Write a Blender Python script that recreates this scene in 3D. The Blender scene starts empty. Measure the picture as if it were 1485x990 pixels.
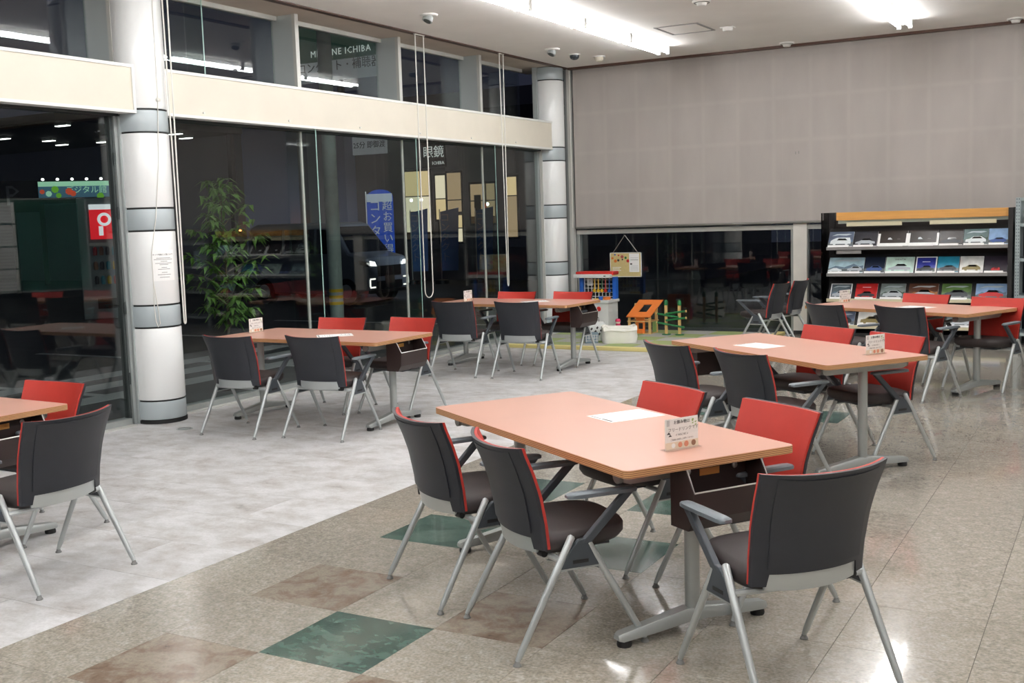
import bpy, bmesh, math, random
from mathutils import Vector, Matrix
from math import sin, cos, pi, radians, atan2, sqrt
random.seed(7)
SC = bpy.context.scene
COL = SC.collection

# ------------------------------------------------------------------ camera
CAM = Vector((7.4402, 0.0, 1.6384))
YAW, PITCH, ROLL, FPX = 0.51133, 0.10960, -0.03181, 1600.9
_f = Vector((-sin(YAW)*cos(PITCH), cos(YAW)*cos(PITCH), -sin(PITCH)))
_r0 = Vector((cos(YAW), sin(YAW), 0)); _u0 = _r0.cross(_f)
_r = _r0*cos(ROLL) + _u0*sin(ROLL); _u = -_r0*sin(ROLL) + _u0*cos(ROLL)
cd = bpy.data.cameras.new('camera'); cam = bpy.data.objects.new('camera', cd); COL.objects.link(cam)
cd.sensor_width = 36.0; cd.lens = FPX/1485*36.0; cd.clip_end = 300; cd.clip_start = 0.05
M4 = Matrix((_r, _u, -_f)).transposed().to_4x4(); M4.translation = CAM
cam.matrix_world = M4
SC.camera = cam

# ------------------------------------------------------------------ world, exposure
w = bpy.data.worlds.new('dusk_sky'); SC.world = w; w.use_nodes = True
bg = w.node_tree.nodes['Background']; bg.inputs[0].default_value = (0.55, 0.62, 1.0, 1); bg.inputs[1].default_value = 0.03
SC.view_settings.view_transform = 'Standard'; SC.view_settings.look = 'None'
SC.view_settings.exposure = 0.0; SC.view_settings.gamma = 1.0; SC.view_settings.use_curve_mapping = False
TUBE = 47.0        # radiance of the fluorescent tubes

# ------------------------------------------------------------------ materials
MATS = {}
def lin(c):
    return tuple(((x/255)/12.92 if x/255 <= .04045 else ((x/255+.055)/1.055)**2.4) for x in c)
def mat(name, rgb, rough=.5, metal=0., var=0., scale=8., spec=.5, emit=None, es=0., alpha=None, coat=0., stretch=None, bump=0., bscale=60., objvar=0.):
    if name in MATS: return MATS[name]
    m = bpy.data.materials.new(name); m.use_nodes = True; nt = m.node_tree
    b = nt.nodes['Principled BSDF']; c = lin(rgb)
    b.inputs['Base Color'].default_value = (*c, 1); b.inputs['Roughness'].default_value = rough
    b.inputs['Metallic'].default_value = metal; b.inputs['Specular IOR Level'].default_value = spec
    if coat: b.inputs['Coat Weight'].default_value = coat; b.inputs['Coat Roughness'].default_value = .12
    if emit: b.inputs['Emission Color'].default_value = (*lin(emit), 1); b.inputs['Emission Strength'].default_value = es
    if alpha is not None: b.inputs['Alpha'].default_value = alpha
    tc = nt.nodes.new('ShaderNodeTexCoord')
    if var or objvar:
        n = nt.nodes.new('ShaderNodeTexNoise'); n.inputs['Scale'].default_value = scale; n.inputs['Detail'].default_value = 5
        mp = nt.nodes.new('ShaderNodeMapping'); mp.inputs['Scale'].default_value = stretch or (1, 1, 1)
        nt.links.new(tc.outputs['Object'], mp.inputs[0]); nt.links.new(mp.outputs[0], n.inputs['Vector'])
        r = nt.nodes.new('ShaderNodeMapRange'); r.inputs[1].default_value = .3; r.inputs[2].default_value = .7
        r.inputs[3].default_value = 1-var; r.inputs[4].default_value = 1+var
        nt.links.new(n.outputs[0], r.inputs[0])
        mx = nt.nodes.new('ShaderNodeMix'); mx.data_type = 'RGBA'; mx.blend_type = 'MULTIPLY'; mx.inputs[0].default_value = 1
        mx.inputs[6].default_value = (*c, 1); nt.links.new(r.outputs[0], mx.inputs[7]); nt.links.new(mx.outputs[2], b.inputs['Base Color'])
    if bump:
        n2 = nt.nodes.new('ShaderNodeTexNoise'); n2.inputs['Scale'].default_value = bscale
        nt.links.new(tc.outputs['Object'], n2.inputs['Vector'])
        bp = nt.nodes.new('ShaderNodeBump'); bp.inputs['Strength'].default_value = bump; bp.inputs['Distance'].default_value = .002
        nt.links.new(n2.outputs[0], bp.inputs['Height']); nt.links.new(bp.outputs[0], b.inputs['Normal'])
    MATS[name] = m; return m

def floor_mat(name, cols, scale, rough, rvar, gl=0., bump=.1, stretch=(1, 1, 1), fine=0., lo=.32, dist=.35):
    """blend several colours by world-space noise; a little gloss variation"""
    m = bpy.data.materials.new(name); m.use_nodes = True; nt = m.node_tree; b = nt.nodes['Principled BSDF']
    g = nt.nodes.new('ShaderNodeNewGeometry'); mp = nt.nodes.new('ShaderNodeMapping'); mp.inputs['Scale'].default_value = stretch
    oi = nt.nodes.new('ShaderNodeObjectInfo')
    ad = nt.nodes.new('ShaderNodeVectorMath'); ad.operation = 'ADD'
    ml = nt.nodes.new('ShaderNodeMath'); ml.operation = 'MULTIPLY'; ml.inputs[1].default_value = 23.
    nt.links.new(oi.outputs['Random'], ml.inputs[0])
    nt.links.new(g.outputs['Position'], ad.inputs[0]); nt.links.new(ml.outputs[0], ad.inputs[1])
    nt.links.new(ad.outputs[0], mp.inputs[0])
    n = nt.nodes.new('ShaderNodeTexNoise'); n.inputs['Scale'].default_value = scale; n.inputs['Detail'].default_value = 9; n.inputs['Roughness'].default_value = .68
    n.inputs['Distortion'].default_value = dist
    nt.links.new(mp.outputs[0], n.inputs['Vector'])
    cr = nt.nodes.new('ShaderNodeValToRGB'); e = cr.color_ramp.elements
    k = len(cols)
    for i, cc in enumerate(cols):
        p = lo + (1-2*lo)*i/(k-1)
        el = e[i] if i < 2 else e.new(p)
        el.position = p; el.color = (*lin(cc), 1)
    nt.links.new(n.outputs[0], cr.inputs[0])
    out = cr.outputs[0]
    if fine:
        n3 = nt.nodes.new('ShaderNodeTexNoise'); n3.inputs['Scale'].default_value = 85; n3.inputs['Detail'].default_value = 3
        nt.links.new(ad.outputs[0], n3.inputs['Vector'])
        r3 = nt.nodes.new('ShaderNodeMapRange'); r3.inputs[1].default_value = .3; r3.inputs[2].default_value = .7; r3.inputs[3].default_value = 1-fine; r3.inputs[4].default_value = 1+fine
        nt.links.new(n3.outputs[0], r3.inputs[0])
        mx = nt.nodes.new('ShaderNodeMix'); mx.data_type = 'RGBA'; mx.blend_type = 'MULTIPLY'; mx.inputs[0].default_value = 1
        nt.links.new(out, mx.inputs[6]); nt.links.new(r3.outputs[0], mx.inputs[7]); out = mx.outputs[2]
    # small per-tile shade
    r4 = nt.nodes.new('ShaderNodeMapRange'); r4.inputs[3].default_value = .95; r4.inputs[4].default_value = 1.05
    nt.links.new(oi.outputs['Random'], r4.inputs[0])
    mx2 = nt.nodes.new('ShaderNodeMix'); mx2.data_type = 'RGBA'; mx2.blend_type = 'MULTIPLY'; mx2.inputs[0].default_value = 1
    nt.links.new(out, mx2.inputs[6]); nt.links.new(r4.outputs[0], mx2.inputs[7])
    nt.links.new(mx2.outputs[2], b.inputs['Base Color'])
    r2 = nt.nodes.new('ShaderNodeMapRange'); r2.inputs[1].default_value = .35; r2.inputs[2].default_value = .65
    r2.inputs[3].default_value = rough-rvar; r2.inputs[4].default_value = rough+rvar
    n4 = nt.nodes.new('ShaderNodeTexNoise'); n4.inputs['Scale'].default_value = 3.; nt.links.new(g.outputs['Position'], n4.inputs['Vector'])
    nt.links.new(n4.outputs[0], r2.inputs[0]); nt.links.new(r2.outputs[0], b.inputs['Roughness'])
    b.inputs['Specular IOR Level'].default_value = .5
    if gl: b.inputs['Coat Weight'].default_value = gl; b.inputs['Coat Roughness'].default_value = .05
    if bump:
        n2 = nt.nodes.new('ShaderNodeTexNoise'); n2.inputs['Scale'].default_value = 70; n2.inputs['Detail'].default_value = 1
        nt.links.new(g.outputs['Position'], n2.inputs['Vector'])
        bp = nt.nodes.new('ShaderNodeBump'); bp.inputs['Strength'].default_value = bump; bp.inputs['Distance'].default_value = .0012
        nt.links.new(n2.outputs[0], bp.inputs['Height']); nt.links.new(bp.outputs[0], b.inputs['Normal'])
        if gl: nt.links.new(bp.outputs[0], b.inputs['Coat Normal'])
    MATS[name] = m; return m

def glass_mat(name, tint, base=.045, refl=(1, 1, 1), rough=0.):
    m = bpy.data.materials.new(name); m.use_nodes = True; nt = m.node_tree; nt.nodes.clear()
    o = nt.nodes.new('ShaderNodeOutputMaterial'); mx = nt.nodes.new('ShaderNodeMixShader')
    t = nt.nodes.new('ShaderNodeBsdfTransparent'); t.inputs[0].default_value = (*tint, 1)
    gl = nt.nodes.new('ShaderNodeBsdfGlossy'); gl.inputs['Roughness'].default_value = rough; gl.inputs[0].default_value = (*refl, 1)
    g = nt.nodes.new('ShaderNodeNewGeometry'); d = nt.nodes.new('ShaderNodeVectorMath'); d.operation = 'DOT_PRODUCT'
    nt.links.new(g.outputs['Incoming'], d.inputs[0]); nt.links.new(g.outputs['Normal'], d.inputs[1])
    def M(op, a, bv):
        k = nt.nodes.new('ShaderNodeMath'); k.operation = op; nt.links.new(a, k.inputs[0])
        if bv is not None: k.inputs[1].default_value = bv
        return k.outputs[0]
    a = M('ABSOLUTE', d.outputs['Value'], None); i = M('SUBTRACT', a, 1.0); i = M('ABSOLUTE', i, None); p5 = M('POWER', i, 5.0)
    q = M('MULTIPLY', p5, 1-base); q = M('ADD', q, base)
    nt.links.new(q, mx.inputs[0]); nt.links.new(t.outputs[0], mx.inputs[1]); nt.links.new(gl.outputs[0], mx.inputs[2]); nt.links.new(mx.outputs[0], o.inputs[0])
    MATS[name] = m; return m

def emit_mat(name, rgb, s):
    m = bpy.data.materials.new(name); m.use_nodes = True; nt = m.node_tree; nt.nodes.clear()
    o = nt.nodes.new('ShaderNodeOutputMaterial'); e = nt.nodes.new('ShaderNodeEmission'); e.inputs[0].default_value = (*lin(rgb), 1); e.inputs[1].default_value = s
    nt.links.new(e.outputs[0], o.inputs[0]); MATS[name] = m; return m

def ply_mat():
    m = bpy.data.materials.new('plywood_edge'); m.use_nodes = True; nt = m.node_tree; b = nt.nodes['Principled BSDF']
    tc = nt.nodes.new('ShaderNodeTexCoord'); sx = nt.nodes.new('ShaderNodeSeparateXYZ'); nt.links.new(tc.outputs['Object'], sx.inputs[0])
    k = nt.nodes.new('ShaderNodeMath'); k.operation = 'MULTIPLY'; k.inputs[1].default_value = 2*pi/.0072; nt.links.new(sx.outputs[2], k.inputs[0])
    s = nt.nodes.new('ShaderNodeMath'); s.operation = 'SINE'; nt.links.new(k.outputs[0], s.inputs[0])
    r = nt.nodes.new('ShaderNodeValToRGB'); r.color_ramp.elements[0].position = .35; r.color_ramp.elements[1].position = .6
    r.color_ramp.elements[0].color = (*lin((196, 150, 104)), 1); r.color_ramp.elements[1].color = (*lin((118, 74, 48)), 1)
    nt.links.new(s.outputs[0], r.inputs[0]); nt.links.new(r.outputs[0], b.inputs['Base Color']); b.inputs['Roughness'].default_value = .5
    MATS['plywood_edge'] = m; return m

mat('white_paint', (226, 222, 214), .55, var=.03)
mat('ceiling', (238, 234, 230), .8, var=.03, scale=2)
mat('soffit', (196, 184, 172), .8, var=.05, scale=3)
mat('brown_strip', (84, 58, 48), .5)
mat('wall', (176, 170, 164), .7, var=.03)
mat('wall_gloom', (74, 66, 62), .6, var=.05)
mat('fascia', (218, 211, 196), .6, var=.03, scale=3)
mat('trim_white', (226, 226, 222), .4)
mat('aluminium', (160, 165, 163), .4, .35)
mat('steel_mullion', (186, 192, 191), .35, .4)
mat('dark_frame', (64, 70, 70), .45, .4)
mat('column_white', (240, 241, 240), .15)
mat('column_grey', (176, 185, 188), .25)
mat('black_joint', (22, 24, 24), .6)
mat('blind_fabric', (169, 162, 157), .85, var=.05, scale=2.2, stretch=(1.6, 1, .5), bump=.15, bscale=400)
def blind_marks():
    m = MATS['blind_fabric']; nt = m.node_tree; b = nt.nodes['Principled BSDF']
    src = b.inputs['Base Color'].links[0].from_socket
    tc = nt.nodes.new('ShaderNodeTexCoord'); sx = nt.nodes.new('ShaderNodeSeparateXYZ'); nt.links.new(tc.outputs['Object'], sx.inputs[0])
    def band(sock, per, off, wd):
        a = nt.nodes.new('ShaderNodeMath'); a.operation = 'ADD'; a.inputs[1].default_value = off; nt.links.new(sock, a.inputs[0])
        p = nt.nodes.new('ShaderNodeMath'); p.operation = 'PINGPONG'; p.inputs[1].default_value = per/2; nt.links.new(a.outputs[0], p.inputs[0])
        r = nt.nodes.new('ShaderNodeMapRange'); r.interpolation_type = 'SMOOTHSTEP'; r.inputs[1].default_value = 0; r.inputs[2].default_value = wd; r.inputs[3].default_value = 1; r.inputs[4].default_value = 0
        nt.links.new(p.outputs[0], r.inputs[0]); return r.outputs[0]
    mx = nt.nodes.new('ShaderNodeMath'); mx.operation = 'MAXIMUM'
    nt.links.new(band(sx.outputs[0], .485, .1, .045), mx.inputs[0]); nt.links.new(band(sx.outputs[2], .56, .24, .05), mx.inputs[1])
    r = nt.nodes.new('ShaderNodeMapRange'); r.inputs[3].default_value = .985; r.inputs[4].default_value = 1.035; nt.links.new(mx.outputs[0], r.inputs[0])
    mm_ = nt.nodes.new('ShaderNodeMix'); mm_.data_type = 'RGBA'; mm_.blend_type = 'MULTIPLY'; mm_.inputs[0].default_value = 1
    nt.links.new(src, mm_.inputs[6]); nt.links.new(r.outputs[0], mm_.inputs[7]); nt.links.new(mm_.outputs[2], b.inputs['Base Color'])
blind_marks()
mat('blind_bar', (120, 118, 114), .4, .4)
mat('rail_light', (198, 198, 192), .4, .2)
mat('cord', (226, 224, 216), .6)
mat('chair_red', (174, 46, 35), .62, var=.05, scale=14, bump=.12, bscale=900)
mat('chair_shell', (35, 38, 45), .5, var=.05, scale=30, bump=.1, bscale=700)
mat('chair_seat', (46, 39, 39), .6, var=.06, scale=20, bump=.15, bscale=900)
mat('chair_silver', (182, 187, 187), .34, .45)
mat('chair_bracket', (66, 72, 78), .45, .2)
mat('chair_arm', (98, 106, 112), .42, .15)
mat('rubber', (20, 20, 21), .6)
mat('glide_grey', (120, 120, 118), .5)
mat('laminate', (206, 158, 140), .30, var=.025, scale=3, spec=.5)
ply_mat()
mat('table_metal', (162, 166, 164), .36, .45)
mat('basket_brown', (46, 34, 32), .5, var=.08)
mat('basket_slot', (206, 150, 76), .5)
mat('wire', (200, 198, 194), .3, .8)
mat('paper', (248, 248, 246), .6)
mat('ink', (58, 54, 54), .7)
mat('ink_grey', (140, 138, 136), .7)
mat('ink_red', (172, 90, 84), .7)
mat('card_cream', (240, 226, 204), .5)
mat('pumpkin', (226, 150, 120), .6)
mat('leaf_print', (150, 180, 110), .6)
mat('brown_print', (150, 110, 86), .6)
mat('grey_print', (206, 208, 208), .6)
floor_mat('tile_beige', [(134, 126, 113), (160, 153, 141), (186, 181, 171)], 26, .20, .06, .55, .07, fine=.28, lo=.2)
floor_mat('tile_green', [(16, 38, 34), (40, 68, 60), (78, 102, 93), (54, 86, 76)], 8, .2, .06, .3, .08, stretch=(1, 1.6, 1), lo=.25)
floor_mat('tile_brown', [(86, 68, 55), (122, 105, 90), (150, 140, 126), (106, 88, 74)], 8, .2, .06, .3, .08, lo=.25, fine=.12)
floor_mat('tile_marble', [(132, 128, 125), (178, 174, 171), (194, 193, 192), (210, 209, 210), (190, 186, 184)], 4.2, .45, .06, 0, .03, stretch=(1., 1.4, 1), fine=.07, lo=.26, dist=.15)
mat('floor_base', (112, 107, 99), .8)
glass_mat('window_glass', (.86, .9, .89), .05)
glass_mat('fin_glass', (.90, .95, .935), .08)
glass_mat('smoked_acrylic', (.22, .21, .21), .06)
glass_mat('clear_acrylic', (.985, .99, .985), .03)
mat('fin_edge', (150, 186, 176), .3)
emit_mat('tube', (249, 250, 251), TUBE)
mat('fixture_white', (232, 230, 226), .45)
mat('mat_green', (150, 164, 108), .8, var=.04)
mat('mat_grey', (168, 168, 162), .8, var=.04)
mat('mat_yellow', (222, 208, 140), .75)
mat('toy_red', (196, 44, 38), .4)
mat('toy_blue', (28, 92, 184), .4)
mat('toy_white', (226, 228, 226), .4)
mat('toy_yellow', (236, 196, 44), .4)
mat('toy_green', (30, 112, 62), .4)
mat('toy_pink', (206, 52, 96), .5)
mat('toy_orange', (220, 120, 48), .5, var=.05)
mat('pine', (226, 186, 124), .5, var=.06, scale=12, stretch=(1, 1, .2))
mat('canvas', (244, 242, 234), .8, var=.03)
mat('cork', (208, 190, 132), .75, var=.05, scale=60)
mat('box_blue', (132, 152, 164), .6)
mat('rack_black', (22, 20, 21), .45)
mat('rack_back', (34, 27, 25), .5)
mat('rack_shelf', (138, 136, 134), .4, .3)
mat('rack_cream', (216, 208, 176), .5)
mat('lamp_reflection', (206, 220, 208), .4)
mat('header_wood', (206, 150, 78), .45, var=.09, scale=7, stretch=(.5, 2, 6))
mat('galvanised', (164, 176, 178), .4, .5)
mat('felt_green', (40, 92, 80), .9, var=.05)
mat('asphalt', (62, 64, 66), .8, var=.15, scale=3)
mat('road_line', (170, 172, 172), .7)
mat('facade', (120, 117, 122), .7, var=.05, scale=1)
mat('facade_blue', (150, 156, 186), .7)
mat('facade_light', (150, 148, 150), .7)
mat('facade_dark', (48, 46, 48), .7)
mat('pole_green', (176, 190, 184), .6, var=.12, scale=6)
emit_mat('lit_window', (255, 224, 168), .75)
emit_mat('lit_window_white', (255, 238, 205), .9)
emit_mat('lit_window_soft', (240, 206, 160), .42)
mat('room_thing', (60, 50, 44), .6)
mat('banner_blue', (34, 92, 214), .7)
mat('banner_dark', (84, 120, 180), .8)
mat('banner_white', (220, 230, 240), .7)
mat('car_paint', (104, 110, 122), .3, .2, coat=.5)
mat('car_glass', (10, 12, 15), .08, spec=.8)
mat('car_black', (14, 14, 15), .5)
emit_mat('headlight', (255, 255, 250), 6.0)
emit_mat('running_light', (255, 252, 240), 1.6)
emit_mat('tail_light', (190, 210, 220), .6)
mat('sign_green', (30, 44, 40), .6, emit=(40, 62, 54), es=.55)
mat('sign_white', (180, 184, 188), .6, emit=(170, 176, 180), es=.22)
mat('sign_letter', (210, 216, 212), .6, emit=(225, 230, 226), es=.55)
mat('sign_ink', (16, 17, 20), .7)
mat('bark', (104, 92, 74), .8, var=.15, scale=20)
mat('leaf', (104, 142, 66), .5, var=.25, scale=5)
mat('pot', (60, 58, 56), .7)
emit_mat('warm_bulb', (255, 160, 90), 9.0)
emit_mat('lamp_white', (255, 255, 250), 5.0)
mat('bill_sky', (70, 120, 150), .6, emit=(90, 130, 150), es=.35)  # billboard colours emit in place of the light from its lamps
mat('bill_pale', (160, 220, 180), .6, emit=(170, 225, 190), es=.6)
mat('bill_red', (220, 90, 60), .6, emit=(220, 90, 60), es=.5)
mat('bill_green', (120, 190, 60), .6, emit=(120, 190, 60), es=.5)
mat('bill_dark', (30, 32, 36), .6)
mat('vend_red', (214, 30, 40), .5, emit=(214, 30, 40), es=.9)
mat('vend_blue', (50, 130, 214), .5, emit=(50, 130, 214), es=.9)
mat('vend_body', (130, 140, 142), .5)
mat('vend_white', (230, 232, 236), .5, emit=(235, 238, 240), es=.8)
mat('fabric_grey', (90, 90, 90), .8)

# ------------------------------------------------------------------ mesh builder
class MB:
    def __init__(s): s.v = []; s.f = []
    def add(s, vs, fs):
        o = len(s.v); s.v += [tuple(x) for x in vs]; s.f += [tuple(i+o for i in q) for q in fs]; return s
    def box(s, x0, x1, y0, y1, z0, z1, T=None):
        vs = [Vector((x, y, z)) for z in (z0, z1) for y in (y0, y1) for x in (x0, x1)]
        if T: vs = [T @ v for v in vs]
        return s.add(vs, [(0, 2, 3, 1), (4, 5, 7, 6), (0, 1, 5, 4), (2, 6, 7, 3), (0, 4, 6, 2), (1, 3, 7, 5)])
    def cyl(s, p0, p1, r0, r1=None, n=12, caps=True):
        r1 = r0 if r1 is None else r1
        return s.tube([p0, p1], [r0, r1], n, caps)
    def tube(s, pts, r, n=8, caps=True, closed=False):
        pts = [Vector(p) for p in pts]; k = len(pts)
        rs = r if isinstance(r, (list, tuple)) else [r]*k
        vs = []; fs = []; prev = None
        for i, p in enumerate(pts):
            if closed: t = pts[(i+1) % k]-pts[i-1]
            else: t = pts[min(i+1, k-1)]-pts[max(i-1, 0)]
            t = t.normalized() if t.length > 1e-9 else Vector((0, 0, 1))
            if prev is None:
                a = Vector((0, 0, 1)) if abs(t.z) < .9 else Vector((1, 0, 0)); u = t.cross(a).normalized()
            else:
                u = (prev - t*prev.dot(t)); u = u.normalized() if u.length > 1e-6 else t.orthogonal().normalized()
            prev = u; wv = t.cross(u)
            for j in range(n):
                a = 2*pi*j/n; vs.append(p + (u*cos(a)+wv*sin(a))*rs[i])
        for i in range(k if closed else k-1):
            for j in range(n):
                q = (i+1) % k
                fs.append((i*n+j, i*n+(j+1) % n, q*n+(j+1) % n, q*n+j))
        if caps and not closed:
            fs.append(tuple(range(n-1, -1, -1))); fs.append(tuple((k-1)*n+j for j in range(n)))
        return s.add(vs, fs)
    def prism(s, poly, fn, d0, d1):
        """poly: list of 2D points; fn(a,b,d) -> 3D"""
        n = len(poly); vs = [fn(a, b, d0) for a, b in poly]+[fn(a, b, d1) for a, b in poly]
        fs = [tuple(range(n-1, -1, -1)), tuple(range(n, 2*n))]+[(i, (i+1) % n, n+(i+1) % n, n+i) for i in range(n)]
        return s.add(vs, fs)
    def rings(s, rings, cap=True):
        n = len(rings[0]); vs = [p for r in rings for p in r]; fs = []
        for i in range(len(rings)-1):
            for j in range(n): fs.append((i*n+j, i*n+(j+1) % n, (i+1)*n+(j+1) % n, (i+1)*n+j))
        if cap: fs.append(tuple(range(n-1, -1, -1))); fs.append(tuple((len(rings)-1)*n+j for j in range(n)))
        return s.add(vs, fs)
    def lathe(s, prof, c=(0, 0, 0), n=20, axis='z'):
        R = []
        for r, h in prof:
            ring = []
            for j in range(n):
                a = 2*pi*j/n; x, y = r*cos(a), r*sin(a)
                ring.append((c[0]+x, c[1]+y, c[2]+h) if axis == 'z' else (c[0]+x, c[1]+h, c[2]+y) if axis == 'y' else (c[0]+h, c[1]+x, c[2]+y))
            R.append(ring)
        return s.rings(R)
    def slab(s, fn, nu, nv, th):
        """fn(u,v)->(point,normal) ; u,v in 0..1 ; two-sided thick sheet"""
        vs = []; fs = []
        for L in (0, 1):
            for j in range(nv+1):
                for i in range(nu+1):
                    p, n = fn(i/nu, j/nv); vs.append(Vector(p)+Vector(n)*(th*L))
        W_ = nu+1; O = W_*(nv+1)
        for j in range(nv):
            for i in range(nu):
                a = j*W_+i; fs.append((a, a+W_, a+W_+1, a+1)); fs.append((O+a, O+a+1, O+a+W_+1, O+a+W_))
        for i in range(nu):
            a = i; fs.append((a, a+1, O+a+1, O+a)); a = nv*W_+i; fs.append((a, O+a, O+a+1, a+1))
        for j in range(nv):
            a = j*W_; fs.append((a, O+a, O+a+W_, a+W_)); a = j*W_+nu; fs.append((a, a+W_, O+a+W_, O+a))
        return s.add(vs, fs)
    def ring(s, c, R, r, axis='z', n=24, k=6):
        P = []
        for j in range(n):
            a = 2*pi*j/n; x, y = R*cos(a), R*sin(a)
            P.append((c[0]+x, c[1]+y, c[2]) if axis == 'z' else (c[0]+x, c[1], c[2]+y))
        return s.tube(P, r, k, closed=True)
    def mesh(s, name, m, smooth=False, angle=35):
        me = bpy.data.meshes.new(name); me.from_pydata(s.v, [], s.f); me.validate()
        bm = bmesh.new(); bm.from_mesh(me); bmesh.ops.recalc_face_normals(bm, faces=bm.faces); bm.to_mesh(me); bm.free()
        me.materials.append(MATS[m] if isinstance(m, str) else m)
        if smooth:
            me.polygons.foreach_set('use_smooth', [True]*len(me.polygons)); me.set_sharp_from_angle(angle=radians(angle))
        return me
    def build(s, name, m, parent=None, smooth=False, bevel=0, **k):
        return link(name, s.mesh(name, m, smooth), parent, bevel, **k)

def link(name, me, parent=None, bevel=0, loc=None, kind=None):
    o = bpy.data.objects.new(name, me); COL.objects.link(o)
    if parent: o.parent = parent
    if loc: o.location = loc
    if bevel:
        b = o.modifiers.new('bevel', 'BEVEL'); b.width = bevel; b.segments = 2; b.limit_method = 'ANGLE'
    if kind: o['kind'] = kind
    return o
def box(name, m, x0, x1, y0, y1, z0, z1, parent=None, bevel=0, **k):
    return MB().box(x0, x1, y0, y1, z0, z1).build(name, m, parent, bevel=bevel, **k)
def thing(name, label, cat, loc=(0, 0, 0), rz=0, group=None):
    o = bpy.data.objects.new(name, None); COL.objects.link(o); o.location = loc; o.rotation_euler = (0, 0, rz); o.empty_display_size = .1
    return tag(o, label, cat, group)
def tag(o, label, cat, group=None):
    o['label'] = label; o['category'] = cat
    if group: o['group'] = group
    return o
def struct(o, label=None):
    o['kind'] = 'structure'
    if label: o['label'] = label
    return o
def sempty(name, label, loc=(0, 0, 0)):
    o = bpy.data.objects.new(name, None); COL.objects.link(o); o.location = loc; o.empty_display_size = .1; return struct(o, label)
_tc = {}
def text_mesh(body, size, ext=.0006, align='CENTER', space=1.0):
    key = (body, size, ext, align, space)
    if key in _tc: return _tc[key]
    c = bpy.data.curves.new('txt', 'FONT'); c.body = body; c.size = size; c.align_x = align; c.align_y = 'CENTER'; c.extrude = ext; c.resolution_u = 1; c.space_character = space
    o = bpy.data.objects.new('txt', c); COL.objects.link(o)
    dg = bpy.context.evaluated_depsgraph_get(); me = bpy.data.meshes.new_from_object(o.evaluated_get(dg))
    bpy.data.objects.remove(o); bpy.data.curves.remove(c); _tc[key] = me; return me
def text(name, body, size, loc, X, Y, m, parent=None, ext=.0006, align='CENTER', bold=0., space=1.0):
    """lettering lying in the plane spanned by X (reading direction) and Y (up)"""
    me = text_mesh(body, size, ext, align, space).copy(); X = Vector(X).normalized(); Y = Vector(Y).normalized(); Z = X.cross(Y)
    T = Matrix((X, Y, Z)).transposed().to_4x4(); T.translation = Vector(loc); me.transform(T)
    me.materials.clear(); me.materials.append(MATS[m]); me.name = name
    return link(name, me, parent)

# ------------------------------------------------------------------ the room shell
YB = 14.627; ZC = 3.776; XR = 13.5; YN = -6.0
TS = .49330; TOX = 4.5213; TOY = 3.1095
XB = TOX-2*TS
fl = box('floor', 'floor_base', .02, XR, YN, YB+.1, -.12, -.008); struct(fl, 'indoor floor of beige terrazzo and grey marble tiles')
def inframe(x, y, pad=80):
    d = Vector((x, y, 0))-CAM; z = d.dot(_f)
    if z < .5: return False
    px = 742.5+FPX*d.dot(_r)/z; py = 495-FPX*d.dot(_u)/z
    return -pad < px < 1485+pad and py < 990+pad
gap = .0010
def tile_mesh(name, m, sx, sy):
    mb = MB(); h = .0003
    a, b = sx/2-gap, sy/2-gap
    lo = [(-a, -b, -.008), (a, -b, -.008), (a, b, -.008), (-a, b, -.008)]
    mid = [(x, y, -h) for x, y, z in lo]; top = [(x*(1-.0003/a), y*(1-.0003/b), 0) for x, y, z in lo]
    mb.rings([lo, mid, top]); return mb.mesh(name, m)
tm = {k: tile_mesh('floor_tile', 'tile_'+k, TS, TS) for k in ('beige', 'green', 'brown')}
GREEN = {(0, 0), (-1, 3), (1, 3), (-1, 5), (1, 5), (-1, 11), (1, 11)}; BROWN = {(-1, 1), (-1, -1), (1, 1), (1, -1)}
rest = MB(); cnt = 0
for iy in range(-19, 24):
    for ix in range(-2, 19):
        cx, cy = TOX+(ix+.5)*TS, TOY+(iy+.5)*TS
        hy = min(cy+TS/2, YB+.05)
        if cx > XR-.2: continue
        if inframe(cx, cy) and cnt < 290 and cy < YB-.1:
            kind = 'green' if (ix, iy) in GREEN else 'brown' if (ix, iy) in BROWN else 'beige'
            link('floor_tile', tm[kind], fl, loc=(cx, cy, 0)); cnt += 1
        else:
            rest.box(cx-TS/2+gap, cx+TS/2-gap, cy-TS/2+gap, hy-gap, -.008, 0)
rest.build('floor_tile_field', 'tile_beige', fl, kind='stuff')
mm = tile_mesh('marble_tile', 'tile_marble', TS*2, TS)
rest = MB()
for iy in range(-19, 24):
    cy = TOY+(iy+.5)*TS; off = (iy % 2)*TS
    x1 = XB
    k = 0; edges = []
    x = XB
    edges = [XB]; x = XB-(TS if iy % 2 else 2*TS)
    while x > .08: edges.append(x); x -= 2*TS
    edges.append(.03)
    for a, b in zip(edges[1:], edges[:-1]):
        cx = (a+b)/2
        hy = min(cy+TS/2, YB+.05)
        if b-a > 2*TS-.01 and inframe(cx, cy) and hy == cy+TS/2: link('marble_tile', mm, fl, loc=(cx, cy, 0))
        elif inframe(cx, cy):
            MB().box(a+gap, b-gap, cy-TS/2+gap, hy-gap, -.008, 0).build('marble_tile', 'tile_marble', fl)
        else: rest.box(a+gap, b-gap, cy-TS/2+gap, hy-gap, -.008, 0)
rest.build('marble_tile_field', 'tile_marble', fl, kind='stuff')

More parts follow.
